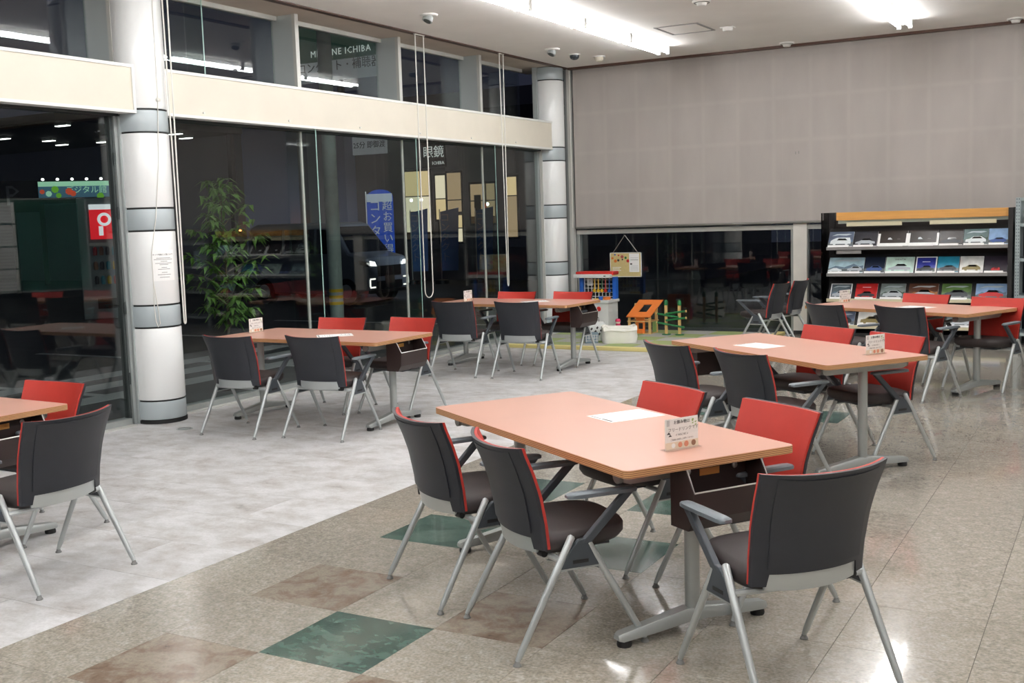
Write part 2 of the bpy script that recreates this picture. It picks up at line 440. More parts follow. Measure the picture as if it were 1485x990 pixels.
ce = box('ceiling', 'ceiling', .34, XR, YN, YB+.15, ZC, ZC+.2); struct(ce, 'off-white ceiling above the tables')
box('soffit', 'soffit', -.45, .26, YN, YB+.15, ZC, ZC+.2, ce)
box('edge_strip', 'brown_strip', .26, .34, YN, YB, ZC-.012, ZC+.1, ce)
box('back_strip', 'brown_strip', .34, XR, YB-.10, YB-.02, ZC-.03, ZC+.05, ce)
struct(box('wall_right', 'wall', XR, XR+.2, YN, YB+.3, 0, ZC+.2), 'plain right wall beyond the frame')
struct(box('wall_rear', 'wall_gloom', -.3, XR+.2, YN-.2, YN, 0, ZC+.2), 'plain rear wall behind the camera')  # dimness of the room's rear put into a dark wall colour

# ------------------------------------------------------------------ window wall (x = 0)
c1 = (.10, 6.80); c2 = (.10, 14.40); CR = .21
MUL = [8.97, 10.78, 12.61]
def pane(n, y0, y1, x, z0, z1, label):
    o = MB().box(x-.005, x+.005, y0, y1, z0, z1).build('window_%d' % n, 'window_glass'); struct(o, label); return o
panes = [(-6, -.5), (-.5, 3.0), (3.0, 6.515), (6.99, MUL[0]), (MUL[0], MUL[1]), (MUL[1], MUL[2]), (MUL[2], 14.2)]
wn = 1; wl = []
for y0, y1 in panes:
    o = pane(wn, y0+.004, y1-.004, 0, .06, 2.63, 'tall night-dark window pane of the glazed wall'); wn += 1; wl.append(o)
    box('window_sill', 'aluminium', -.05, .05, y0, y1, 0, .06, o)
    box('sill_base', 'rail_light', .05, .11, y0, y1, 0, .012, o)
for y, o in zip(MUL+[3.0, -.5], (wl[4], wl[5], wl[6], wl[2], wl[1])):
    f = MB().box(.006, .20, y-.006, y+.006, .06, 2.62).build('glass_fin', 'fin_glass', o)
    box('fin_edge', 'fin_edge', .2, .203, y-.006, y+.006, .06, 2.62, f)
    box('fin_joint', 'rail_light', -.008, .012, y-.011, y+.011, .06, 2.62, o)
# door frame left of the column
df = sempty('door_1', 'grey metal door frame left of the round column', (0, 6.5, 0))
for y0, y1, m, x1 in ((6.515, 6.54, 'dark_frame', .02), (6.545, 6.575, 'aluminium', .04), (6.58, 6.605, 'steel_mullion', .06), (6.605, 6.62, 'black_joint', .04)):
    box('door_frame', m, -.035, x1, y0-6.5, y1-6.5, 0, 2.63, df)
for z in (.35, .95, 1.75, 2.2): MB().cyl((.03, 6.535-6.5, z), (.03, 6.535-6.5, z+.1), .009).build('hinge', 'dark_frame', df)
# fascia beam
for i, (y0, y1) in enumerate(((YN, 6.625), (6.985, 14.53))):
    t = box('trim_%d' % (i+1), 'fascia', -.30, .215, y0, y1, 2.64, 2.985); struct(t, 'cream fascia board running along the window wall')
    box('edge_trim', 'trim_white', .10, .225, y0, y1, 2.985, 3.01, t); box('edge_trim', 'trim_white', .10, .225, y0, y1, 2.615, 2.64, t)
    e = y1 if i == 0 else y0
    box('end_trim', 'trim_white', .19, .226, e-.02, e+.004, 2.615, 3.01, t)
    box('glass_channel', 'dark_frame', -.06, .06, y0, y1, 2.60, 2.64, t)
    k = 7.4
    while k < y1 and i == 1:
        MB().lathe([(.001, .0), (.009, 0), (.009, .012), (.001, .014)], (.215, k, 2.67), 8, 'x').build('screw', 'trim_white', t, True); k += 1.15
# upper windows, glass set back at x = -.28
ups = [(YN, 2.9), (2.98, 4.95), (5.03, 6.62), (6.98, MUL[0]), (MUL[0]+.03, MUL[1]), (MUL[1]+.03, MUL[2]), (MUL[2]+.03, 14.2)]
for y0, y1 in ups:
    o = pane(wn, y0, y1, -.28, 3.0, ZC, 'upper window pane above the cream fascia'); wn += 1
    box('head_rail', 'rail_light', -.26, -.22, y0, y1, ZC-.045, ZC, o); box('window_sill', 'rail_light', -.30, .1, y0, y1, 2.985, 3.0, o)
    # deep mullion at the far end of the bay
    if y1 < 14:
        box('mullion', 'steel_mullion', -.30, -.02, y1-.012, y1+.018, 3.0, ZC, o)
        box('mullion_cap', 'rail_light', -.02, .02, y1-.02, y1+.035, 3.0, ZC, o)
    y = (y0+y1)/2-.12
    if 6.9 < y0 < 7.1:
        f = MB().box(-.27, -.05, 7.72, 7.732, 3.0, ZC).build('glass_fin', 'fin_glass', o)
        box('fin_edge', 'fin_edge', -.05, -.047, 7.72, 7.732, 3.0, ZC, f)

# round columns with banded panels
def column(name, c, label):
    o = sempty(name, label, (c[0], c[1], 0))
    MB().lathe([(CR-.008, 0), (CR-.008, ZC)], n=40).build('core', 'black_joint', o, True)
    MB().lathe([(CR+.004, 0), (CR+.004, .03)], n=40).build('base_ring', 'rubber', o, True)
    z = .034; i = 0
    while z < ZC-.01:
        h = .155 if i == 0 else (.175 if i % 2 == 0 else .615)
        if i == 7: h = .93
        z1 = min(z+h, ZC-.004)
        MB().lathe([(CR-.006, z), (CR-.002, z+.002), (CR, z+.006), (CR, z1-.006), (CR-.002, z1-.002), (CR-.006, z1)], n=48).build('panel', 'column_grey' if i % 2 == 0 else 'column_white', o, True)
        z = z1+.014; i += 1
    return o
col1 = column('column_1', c1, 'round white column with grey bands beside the door')
col2 = column('column_2', c2, 'round banded column in the far corner')
box('mullion_post', 'steel_mullion', -.145, -.075, -.235, -.205, 0, ZC, col2)
box('mullion_post', 'rail_light', -.07, -.03, -.225, -.195, 0, 2.62, col2)
MB().lathe([(.001, 0), (.075, 0), (.075, .006), (.001, .008)], (0, 0, 0), 24)
# corner posts
cp = sempty('trim_3', 'metal corner posts between column and blind', (.31, YB, 0))
box('corner_post', 'rail_light', -.03, .03, -.03, .05, 0, ZC, cp); box('corner_post', 'aluminium', -.075, -.04, -.01, .05, 0, ZC, cp)

MB().tube([(.03, -.05, ZC), (.03, -.05, 1.5)], .006).build('blind_guide', 'cord', cp)

# ------------------------------------------------------------------ back wall: blind, rail, glass, pillar
YG = YB+.12
bl = box('roller_blind', 'blind_fabric', .37, 9.5, YB-.003, YB+.003, 1.50, ZC-.02)
tag(bl, 'huge taupe roller blind lowered over the back window wall', 'blind')
MB().cyl((.36, YB, 1.49), (9.5, YB, 1.49), .018, n=12).build('bottom_bar', 'blind_bar', bl, True)
for x in (1.9, 3.4, 5.0, 6.6, 8.2): box('fabric_seam', 'blind_fabric', x, x+.012, YB-.0042, YB-.003, 1.52, ZC-.03, bl)
mg = MB().box(.0, .012, 0, .0012, 0, .035).build('hook', 'ink_grey', bl); mg.location = (3.62, YB-.006, 2.38)
mg = MB().box(.0, .012, 0, .0012, 0, .035).build('hook', 'ink_grey', bl); mg.location = (3.58, YB-.006, 2.375)
for i, (x0, x1) in enumerate(((.40, 3.51), (3.74, 6.6), (6.6, XR))):
    o = MB().box(x0, x1, YG-.005, YG+.005, .05, ZC).build('window_%d' % wn, 'window_glass'); wn += 1
    struct(o, 'night-dark window pane under the taupe blind')
    box('window_rail', 'rail_light', x0-.06, x1+.03, YG-.05, YG+.05, 1.395, 1.455, o)
    box('window_sill', 'dark_frame', x0-.06, x1, YG-.05, YG+.05, 0, .055, o)
    box('window_jamb', 'aluminium', x0-.06, x0-.01, YG-.05, YG+.05, 0, 1.40, o)
    box('window_jamb', 'aluminium', x1-.012, x1+.018, YG-.05, YG+.05, 0, 1.40, o)
o = struct(box('wall_back', 'white_paint', 3.54, 3.72, YG-.09, YG+.09, .05, ZC), 'white painted pillar between the two low windows')
box('plinth', 'rubber', 3.54, 3.72, YG-.093, YG+.09, 0, .05, o)
struct(box('baseboard_back', 'dark_frame', 3.75, XR, YG-.06, YG+.06, 0, .06), 'dark skirting under the back glass')

# ------------------------------------------------------------------ ceiling fixtures
def fixture(x, y, label, L=1.24):
    t = thing('fluorescent_light', label, 'ceiling light', (x, y, ZC), group='bare twin-tube ceiling lights')
    MB().prism([(-.045, 0), (.045, 0), (.03, -.055), (-.03, -.055)], lambda a, b, d: (a, d, b), -L/2, L/2).build('housing', 'fixture_white', t)
    for s in (-1, 1):
        o = MB().cyl((s*.062, -L/2+.03, -.075), (s*.062, L/2-.03, -.075), .0165, n=10).build('tube', 'tube', t, True)
        for e in (-1, 1): box('socket', 'fixture_white', s*.062-.02, s*.062+.02, e*(L/2-.015)-.012, e*(L/2-.015)+.012, -.1, -.0, t)
    return t
N1 = {12.98: 'bare twin-tube light ending by the detectors, first row from windows', 11.72: 'second twin-tube light from the blind, in the row nearest the windows'}
y = 12.98; i = 0
while y > YN+.7:
    n = ('last', 'second', 'third', 'fourth', 'fifth')[i] if i < 5 else None
    fixture(2.17, y, N1.get(round(y, 2), 'bare twin-tube light in the ceiling row nearest the windows' if not n else n+' twin-tube light before the blind in the window-side row'))
    fixture(5.12, y, (n+' twin-tube light before the blind in the middle ceiling row') if n else 'bare twin-tube light in the middle ceiling row over the tables')
    fixture(8.07, y, 'bare twin-tube light in the ceiling row right of the frame')
    y -= 1.26; i += 1
for x in (11.1,):
    for y in (13.0, 9.6, 6.2, 2.8, -.6, -4.0):
        fixture(x, y, 'single twin-tube light over the right half of the room, out of frame')

def downlight(x, y, label, kind, flush=False):
    t = thing('ceiling_'+kind, label, {'spotlight': 'spotlight', 'detector': 'detector', 'sensor': 'sensor'}[kind], (x, y, ZC))
    if kind == 'spotlight':
        MB().lathe([(.001, -.02), (.085, -.02), (.095, -.012), (.095, 0)], n=24).build('bezel', 'fixture_white', t, True)
        if flush:
            MB().lathe([(.001, -.05), (.045, -.05), (.055, -.02), (.055, -.015)], n=20).build('lamp_head', 'fixture_white', t, True)
            MB().ring((0, 0, -.020), .076, .004).build('shadow_gap', 'dark_frame', t)
        else:
            MB().cyl((0, 0, -.02), (-.01, -.02, -.07), .05, .056, 16).build('lamp_head', 'chair_silver', t, True)
            MB().cyl((-.0102, -.0204, -.071), (-.011, -.022, -.074), .042, n=16).build('lens', 'dark_frame', t, True)
    elif kind == 'detector':
        MB().lathe([(.001, -.015), (.075, -.015), (.075, 0)], n=24).build('base', 'fixture_white', t, True)
        MB().lathe([(.001, -.075), (.03, -.072), (.05, -.06), (.062, -.04), (.062, -.015)], n=24).build('dome', 'chair_bracket', t, True)
    return t
downlight(1.05, 9.85, 'swivel ceiling spotlight nearest the camera, above the cream fascia', 'spotlight')
downlight(.98, 12.8, 'round swivel spotlight left of the two dome detectors', 'spotlight')
downlight(1.0, 13.40, 'small grey-domed ceiling detector between spotlight and beige detector', 'detector')
d2 = thing('ceiling_detector', 'beige heat detector nearest the corner of the blind', 'detector', (1.17, 13.80, ZC))
MB().lathe([(.001, -.015), (.085, -.015), (.085, 0)], n=24).build('base', 'fixture_white', d2, True)
MB().lathe([(.001, -.07), (.035, -.07), (.05, -.06), (.06, -.02), (.06, -.012)], n=24).build('cap', 'fascia', d2, True)
s1 = thing('ceiling_sensor', 'small white oval sensor right of the ceiling hatch', 'sensor', (3.31, 12.7, ZC))
MB().lathe([(.001, -.045), (.05, -.045), (.06, -.03), (.06, 0)], n=20).build('cover', 'fixture_white', s1, True); box('plate', 'trim_white', -.08, .08, -.05, .05, -.012, 0, s1, .004)
downlight(3.6, 10.98, 'flush ceiling spotlight cut by the top edge of the photo', 'spotlight', True)
downlight(3.55, 14.35, 'flush ceiling spotlight at the brown strip above the blind', 'spotlight', True)
downlight(6.22, 14.35, 'flush ceiling spotlight at the far right above the blind', 'spotlight', True)
hx, hy = 2.87, 12.47
h = thing('ceiling_hatch', 'square access hatch with a dark gap in the ceiling', 'hatch', (hx, hy, ZC), radians(0))
box('panel', 'ceiling', -.225, .225, -.27, .27, -.006, 0, h)
for a in ((-.265, .265, -.31, -.285), (-.265, .265, .285, .31), (-.265, -.24, -.285, .285), (.24, .265, -.285, .285)): box('frame', 'ink_grey', *a, -.008, 0, h)

# blind cords
def cord_loop(x, y, ztop, zbot, wid, label, dy=0.0, taper=True):
    t = thing('blind_cord', label, 'cord', (x, y, 0))
    pts = []
    for k in range(9):
        q = k/8; pts.append((0, -wid*(.35+.65*(1-q) if taper else 1), ztop+(zbot+wid-ztop)*q))
    for k in range(1, 8):
        a = pi*k/8; pts.append((0, -wid*.35*cos(a) if taper else -wid*cos(a), zbot+wid*(1-sin(a))))
    for k in range(9):
        q = 1-k/8; pts.append((0, wid*(.35+.65*(1-q) if taper else 1), ztop+(zbot+wid-ztop)*q))
    MB().tube(pts, .0065, 6).build('cord', 'cord', t, True)
    box('cord_clip', 'cord', -.012, .012, -wid-.012, wid+.012, ztop-.01, ztop, t)
    return t
cord_loop(.32, 10.755, ZC-.01, .77, .085, 'long looped blind cord hanging between the two red chairs and window', taper=False)
cord_loop(.32, 12.64, ZC-.01, .78, .05, 'thin looped blind cord hanging nearest the corner column')
cord_loop(.34, 6.905, ZC-.01, .84, .03, 'pair of blind cords hanging right beside the round column')
cc = thing('blind_cord', 'thin cord looped on the front of the round column', 'cord', (c1[0], c1[1], 0))
def onc(ang, z, r=CR+.006): return (r*cos(ang), r*sin(ang), z)
A0 = -pi/4
pts = [onc(A0+.75, ZC-.05), onc(A0+.72, 2.8), onc(A0+.55, 2.2), onc(A0+.3, 1.75), onc(A0+.05, 1.45), onc(A0+.05, 1.2), onc(A0+.02, 1.0), onc(A0+.05, .88), onc(A0+.12, .83), onc(A0+.2, .86), onc(A0+.16, .98), onc(A0+.06, 1.2)]
MB().tube(pts, .0035, 6).build('cord', 'cord', cc, True)
MB().lathe([(.001, 0), (.02, 0), (.022, .015), (.001, .03)], (.215*cos(A0+.72), .215*sin(A0+.72), 2.72), 10, 'z').build('cord_hook', 'cord', cc, True)
# notice curved round the column
nt_ = thing('paper_notice', 'small printed paper notice stuck on the round column', 'notice', (c1[0], c1[1], 0))
NA, NZ, NH = A0+.52, 1.35, .26
def curved(mb, a0, a1, z0, z1, r, th, n=8):
    return mb.slab(lambda u, v: ((r*cos(a0+(a1-a0)*u), r*sin(a0+(a1-a0)*u), z0+(z1-z0)*v), (cos(a0+(a1-a0)*u), sin(a0+(a1-a0)*u), 0)), n, 1, th)
curved(MB(), NA-.48, NA+.5, NZ-NH/2, NZ+NH/2, CR+.001, .001).build('sheet', 'paper', nt_)
def curved_text(body, size, z, m):
    me = text_mesh(body, size, .0004).copy()
    for v in me.vertices:
        a = NA+v.co.x/CR; r = CR+.0026+v.co.z; zz = z+v.co.y; v.co = (r*cos(a), r*sin(a), zz)
    me.materials.clear(); me.materials.append(MATS[m]); me.name = 'lettering'; link('lettering', me, nt_)
curved_text('タイヤ等施工工賃について', .0158, NZ+.09, 'ink')
for k, (wd, dz) in enumerate(((.13, .062), (.17, .05), (.06, .034), (.15, .018), (.08, .006), (.05, -.018), (.11, -.032), (.05, -.06), (.12, -.078), (.09, -.1))):
    curved(MB(), NA-wd/2/CR, NA+wd/2/CR, NZ+dz-.002, NZ+dz+.002, CR+.0022, .0005).build('print_line', 'ink_grey', nt_)
fd = thing('floor_drain', 'round metal floor cover in front of the column', 'floor cover', (.62, 6.55, 0))
MB().lathe([(.001, .003), (.06, .003), (.068, .001), (.068, -.004)], n=28).build('lid', 'aluminium', fd, True)
MB().ring((0, 0, .0032), .052, .0015).build('groove', 'dark_frame', fd, True)

# ------------------------------------------------------------------ chairs
def sup(cx, cy, hx, hy, z, e, n=36, yf=0):
    R = []
    for j in range(n):
        a = 2*pi*j/n; c_, s_ = cos(a), sin(a)
        x = hx*math.copysign(abs(c_)**e, c_); y = hy*math.copysign(abs(s_)**e, s_)
        R.append((cx+x*(1-.10*(y/hy)), cy+y, z + yf*(y/hy)))
    return R
CH = {}
def by(z):   # y of the back edge at height z
    pts = [(.40, -.108), (.50, -.118), (.615, -.140), (.70, -.168), (.80, -.210)]
    for (z0, y0), (z1, y1) in zip(pts, pts[1:]):
        if z <= z1: return y0+(y1-y0)*max(0, (z-z0))/(z1-z0)
    return pts[-1][1]
def back_fn(off, z0, z1, wt, wb, bow=.062, notch=0.):
    def fn(u, v):
        s = 2*u-1; zl = z0 + (notch if abs(s) < .80 else 0.); zt = z1 + .010*abs(s)**2.5 - .008
        z = zl+(zt-zl)*v; wv = wb+(wt-wb)*v**1.6
        x = s*wv; y = by(z)-bow*(1-abs(s)**2.2)+off
        return (x, y, z), (-.0, -1, 0)
    return fn
def chair_parts():
    P = []
    mb = MB().rings([sup(0, .055, .18, .165, .388, .6, yf=.008), sup(0, .055, .218, .196, .394, .55, yf=.01), sup(0, .055, .234, .207, .415, .52, yf=.01),
                     sup(0, .055, .234, .207, .445, .52, yf=.008), sup(0, .055, .226, .200, .459, .54, yf=.006), sup(0, .055, .20, .18, .466, .6, yf=.003), sup(0, .055, .10, .09, .468, .8, yf=.0)])
    P.append(('seat', mb.mesh('seat', 'chair_seat', True, 60), None))
    P.append(('backrest', MB().slab(back_fn(.010, .405, .803, .247, .226), 24, 14, .012).mesh('backrest', 'chair_red', True, 60), None))
    P.append(('back_shell', MB().slab(back_fn(-.0025, .402, .804, .249, .228, notch=.043), 60, 12, .014).mesh('back_shell', 'chair_shell', True, 60), None))
    def inner(u, v):
        (x, y, z), n = back_fn(-.016, .465, .785, .20, .185)(u, v); s = 2*u-1
        y = by(z)-.062*(1-abs(x/.243)**2.2)-.0165
        return (x, y, z), n
    P.append(('shell_panel', MB().slab(inner, 16, 10, .0035).mesh('shell_panel', 'chair_shell', True, 60), None))
    def silver(u, v):
        s = (2*u-1)*.79; x = s*.23; z = .392+.056*v-.010*(1-s*s)*(1-v); y = by(.42)-.062*(1-abs(s)**2.2)-.004+.012*(1-v)
        return (x, y, z), (0, -1, -.2)
    P.append(('back_bracket', MB().slab(silver, 16, 3, .009).mesh('back_bracket', 'chair_silver', True, 60), None))
    # under frame
    mb = MB().tube([(-.262, -.075, .37), (-.14, -.1, .375), (.14, -.1, .375), (.262, -.075, .37)], .013, 8)
    P.append(('cross_tube', mb.mesh('cross_tube', 'chair_silver', True), None))
    P.append(('cross_tube', MB().tube([(-.262, .06, .375), (.262, .06, .375)], .012, 8).mesh('cross_tube', 'chair_silver', True), None))
    P.append(('seat_pan', MB().box(-.16, .16, -.1, .18, .375, .398).mesh('seat_pan', 'chair_bracket'), None))
    for s in (-1, 1):
        X = .262*s
        # each leg is a tube with a glide at its foot
        ft = (.279*s, -.268); tp = (X, -.028, .452)
        d = Vector((ft[0], ft[1], .018))-Vector(tp)
        rl = MB().tube([Vector(tp)+Vector((0, .004, .006)), tp, Vector(tp)+d*.35, Vector(tp)+d*.93, Vector(tp)+d], [.008, .0145, .0145, .0125, .009], 10)
        gl = MB().lathe([(.001, 0), (.0155, 0), (.016, .004), (.011, .010), (.0085, .02), (.001, .021)], (ft[0], ft[1], 0), 14)
        P.append(('leg', rl.mesh('leg', 'chair_silver', True, 50), [('glide', gl.mesh('glide', 'glide_grey', True))]))
        ff = (.273*s, .268); tf = (X, .040, .425); d = Vector((ff[0], ff[1], .018))-Vector(tf)
        fl_ = MB().tube([tf, Vector(tf)+d*.35, Vector(tf)+d*.93, Vector(tf)+d], [.0135, .0135, .0125, .009], 10)
        gl2 = MB().lathe([(.001, 0), (.0155, 0), (.016, .004), (.011, .010), (.0085, .02), (.001, .021)], (ff[0], ff[1], 0), 14)
        P.append(('leg', fl_.mesh('leg', 'chair_silver', True, 50), [('glide', gl2.mesh('glide', 'glide_grey', True))]))
        br = MB().prism([(-.088, .335), (.082, .335), (.052, .42), (.042, .445), (.0, .44), (-.03, .415)], lambda a, b, dd: (dd, a, b), X-.012, X+.012).mesh('side_bracket', 'chair_bracket')
        sl = MB()
        sl.box(X+s*.0118-.0012, X+s*.0118+.0012, -.03, .035, .352, .366)
        P.append(('side_bracket', br, [('slot', sl.mesh('slot', 'rubber')), ('rim', MB().tube([(X, -.092, .333), (X, .086, .333)], .008, 8).mesh('rim', 'chair_silver', True))]))
        # arm: support slopes forward, pad runs back from its top
        sp = MB().prism([(.005, .425), (.05, .425), (.225, .592), (.235, .606), (.195, .606)], lambda a, b, dd: (dd, a, b), X-.013, X+.013).mesh('arm_support', 'chair_bracket')
        P.append(('arm_support', sp, None))
        pad = MB().rings([[(X+dx*q, yy, .606+dz*q) for dx, dz in ((-.026, -.006), (.026, -.006), (.026, .008), (.016, .014), (-.016, .014), (-.026, .008))]
                          for yy, q in ((-.045, .55), (-.035, .9), (-.01, 1.), (.12, 1.), (.215, .95), (.238, .8), (.246, .5))])
        P.append(('armrest', pad.mesh('armrest', 'chair_arm', True, 50), None))
    P.append(('pivot_knob', MB().cyl((.165, -.118, .385), (.20, -.112, .385), .016, n=14).mesh('pivot_knob', 'rubber', True), None))
    return P
CPARTS = chair_parts()
def chair(x, y, rot, label, group, beveled=True):
    t = thing('armchair', label, 'chair', (x, y, 0), rot, group)
    for n, me, sub in CPARTS:
        o = link(n, me, t)
        if n == 'side_bracket' or n == 'arm_support':
            b = o.modifiers.new('bevel', 'BEVEL'); b.width = .004; b.segments = 2
        for q in sub or []: link(q[0], q[1], o)
    return t
g4 = 'chairs around the near table'; g5 = 'chairs around the middle right table'; g6 = 'chairs around the far right table'
g1 = 'chairs around the table by the column'; g2 = 'chairs around the far window table'; g3 = 'chairs around the table at the left edge'
chair(4.854, 4.131, -.563, 'dark-backed armchair, left of two along the near table', g4)
chair(5.458, 3.796, -.684, 'dark-backed armchair standing on the brown tile along the near table', g4)
chair(6.417, 3.729, .884, 'nearest dark-backed armchair pulled up to the basket end of the near table', g4)
chair(5.393, 4.865, 2.562, 'red-backed armchair behind the white sheet on the near table', g4)
chair(6.019, 4.505, 2.544, 'red-backed armchair behind the drink card on the near table', g4)
chair(4.91, 6.961, -.594, 'dark-backed armchair, left of two along the middle right table', g5)
chair(5.511, 6.642, -.606, 'dark-backed armchair, right of two along the middle right table', g5)
chair(5.455, 7.824, 2.572, 'red-backed armchair on the far side of the middle right table, away from its card', g5)
chair(5.985, 7.43, 2.50, 'red-backed armchair beside the drink card of the middle right table', g5)
chair(5.181, 10.17, -.65, 'dark-backed armchair nearest the white pillar at the table before the brochure rack', g6)
chair(5.83, 10.001, -.473, 'dark-backed armchair on the near side of the table before the brochure rack, right one', g6)
chair(5.66, 11.02, 2.721, 'red-backed armchair between the far right table and the brochure rack, left one', g6)
chair(6.347, 10.627, 2.789, 'red-backed armchair cut by the right edge of the photo before the brochure rack', g6)
chair(3.657, 12.917, 1.494, 'empty armchair facing left by the white pillar, nearer one', 'spare chairs by the pillar')
chair(3.74, 13.50, 1.50, 'empty armchair facing left by the white pillar, farther one', 'spare chairs by the pillar')
chair(1.24, 6.667, .002, 'dark-backed armchair nearest the round column', g1)
chair(1.963, 6.816, .043, 'dark-backed armchair at the basket end of the table by the column, near side', g1)
chair(1.214, 7.78, -3.05, 'red-backed armchair against the window at the table by the column, left one', g1)
chair(1.879, 7.902, 3.091, 'red-backed armchair behind the basket of the table by the column', g1)
chair(1.186, 10.079, .034, 'dark-backed armchair at the far window table, left of two', g2)
chair(1.927, 10.123, .068, 'dark-backed armchair at the far window table, right of two', g2)
chair(1.20, 11.08, -3.12, 'red-backed armchair at the far window table in front of the glass', g2)
chair(1.90, 11.12, 3.12, 'red-backed armchair at the far window table in front of the toy kitchen', g2)
chair(2.901, 3.434, 1.592, 'dark-backed armchair at the end of the table cut by the left edge', g3)
chair(2.11, 3.95, -3.148, 'red-backed armchair behind the table cut by the left edge', g3)

# ------------------------------------------------------------------ tables
TL, TW, TZ = 1.74, .80, .72
def rrect(hx, hy, r, n=5):
    P = []
    for cx, cy, a0 in ((hx-r, hy-r, 0), (-hx+r, hy-r, pi/2), (-hx+r, -hy+r, pi), (hx-r, -hy+r, 1.5*pi)):
        for k in range(n+1): a = a0+pi/2*k/n; P.append((cx+r*cos(a), cy+r*sin(a)))
    return P
TP = []
TP.append(('tabletop', MB().prism(rrect(TL/2, TW/2, .03), lambda a, b, d: (a, b, d), TZ-.03, TZ-.0015).mesh('tabletop', 'plywood_edge'), [('laminate', MB().prism(rrect(TL/2-.001, TW/2-.001, .03), lambda a, b, d: (a, b, d), TZ-.0015, TZ).mesh('laminate', 'laminate'))]))
PX = .72
TP.append(('long_beam', MB().box(-PX, PX, -.03, .03, TZ-.07, TZ-.03).mesh('long_beam', 'table_metal'), None))
for s in (-1, 1):
    X = s*PX
    TP.append(('support_bar', MB().prism([(-.33, 0), (.33, 0), (.33, -.045), (.30, -.055), (-.30, -.055), (-.33, -.045)], lambda a, b, d: (X+d, a, TZ-.03+b), -.026, .026).mesh('support_bar', 'table_metal'),
               [('end_cap', MB().cyl((X, -.345, TZ-.056), (X, -.328, TZ-.056), .026, n=14).mesh('end_cap', 'glide_grey', True)), ('end_cap', MB().cyl((X, .328, TZ-.056), (X, .345, TZ-.056), .026, n=14).mesh('end_cap', 'glide_grey', True))]))
    TP.append(('pole', MB().cyl((X, 0, .06), (X, 0, TZ-.05), .0295, n=20).mesh('pole', 'table_metal', True), None))
    # swept foot, thick in the middle and thin at the tips
    R = []
    for yy, hw, zt, zb in ((-.36, .020, .050, .030), (-.345, .029, .057, .026), (-.2, .031, .076, .034), (-.05, .035, .098, .048), (.05, .035, .098, .048), (.2, .031, .076, .034), (.345, .029, .057, .026), (.36, .020, .050, .030)):
        R.append([(X-hw, yy, zb), (X+hw, yy, zb), (X+hw, yy, zt-.012), (X+hw*.7, yy, zt), (X-hw*.7, yy, zt), (X-hw, yy, zt-.012)])
    TP.append(('foot', MB().rings(R).mesh('foot', 'table_metal', True, 40), [('foot_pad', MB().lathe([(.001, 0), (.028, 0), (.030, .01), (.027, .026), (.001, .03)], (X, yy, 0), 16).mesh('foot_pad', 'rubber', True)) for yy in (-.325, .325)]))
# hanging basket at the +x end
B0, B1 = -.13, .235
BK = []
side = [(.775, .455), (.875, .455), (.905, .50), (.912, .605), (.865, .687), (.775, .687)]
BK.append(('basket_back', MB().box(.765, .775, B0, B1, .455, .688), 'basket_brown', [('slot', MB().box(.7752, .777, B0+.13, B0+.225, .632, .660), 'basket_slot')]))
for yy in (B0, B1-.01): BK.append(('basket_side', MB().prism(side, lambda a, b, d: (a, d, b), yy, yy+.01), 'basket_brown', None))
BK.append(('basket_front', MB().prism([(.867, .455), (.875, .455), (.905, .50), (.912, .605), (.904, .605), (.897, .503)], lambda a, b, d: (a, d, b), B0+.01, B1-.01), 'basket_brown', None))
BK.append(('basket_floor', MB().box(.775, .868, B0+.01, B1-.01, .455, .465), 'basket_brown', None))
BK.append(('basket_rim', MB().tube([(.82, B0+.005, .689), (.865, B0+.005, .688), (.911, B0+.005, .607), (.911, B1-.005, .607), (.865, B1-.005, .688), (.82, B1-.005, .689)], .0035, 6), 'wire', None))
for yy in (B0+.075, B1-.065): BK.append(('bolt', MB().lathe([(.001, .006), (.012, .004), (.014, 0), (.001, -.001)], (.776, yy, .655), 12, 'x'), 'wire', None))
BK = [(n, mb.mesh(n, m, n in ('basket_rim', 'bolt')), [(q[0], q[1].mesh(q[0], q[2])) for q in sub or []]) for n, mb, m, sub in BK]
def table(x, y, rot, label, basket=0):
    t = thing('cafe_table', label, 'table', (x, y, 0), rot, 'salmon laminate tables')
    for n, me, sub in TP:
        o = link(n, me, t)
        if n in ('foot',): pass
        for q in sub or []: link(q[0], q[1], o)
    if basket:
        for n, me, sub in BK:
            o = link(n, me, t)
            if basket < 0: o.rotation_euler = (0, 0, pi)
            for q in sub or []: link(q[0], q[1], o)
    return t
T4 = (5.362, 4.425, radians(-33.4)); T5 = (5.435, 7.42, radians(-36.8)); T6 = (5.632, 10.76, radians(-25)); T1 = (1.46, 7.37, radians(-1.3)); T2 = (1.39, 10.92, radians(-3)); T3 = (1.53, 3.65, radians(-3))
table(*T4, 'nearest salmon-topped table with a brown basket under its right end', 1)
table(*T5, 'salmon-topped table behind the nearest one, its card at the right end', -1)
table(*T6, 'salmon-topped table in front of the brochure rack', 0)
table(*T1, 'salmon-topped table beside the round column and the indoor window line', 1)
table(*T2, 'salmon-topped table farthest along the window wall, before the toys', 1)
table(*T3, 'salmon-topped table cut off by the left edge of the photo', 1)

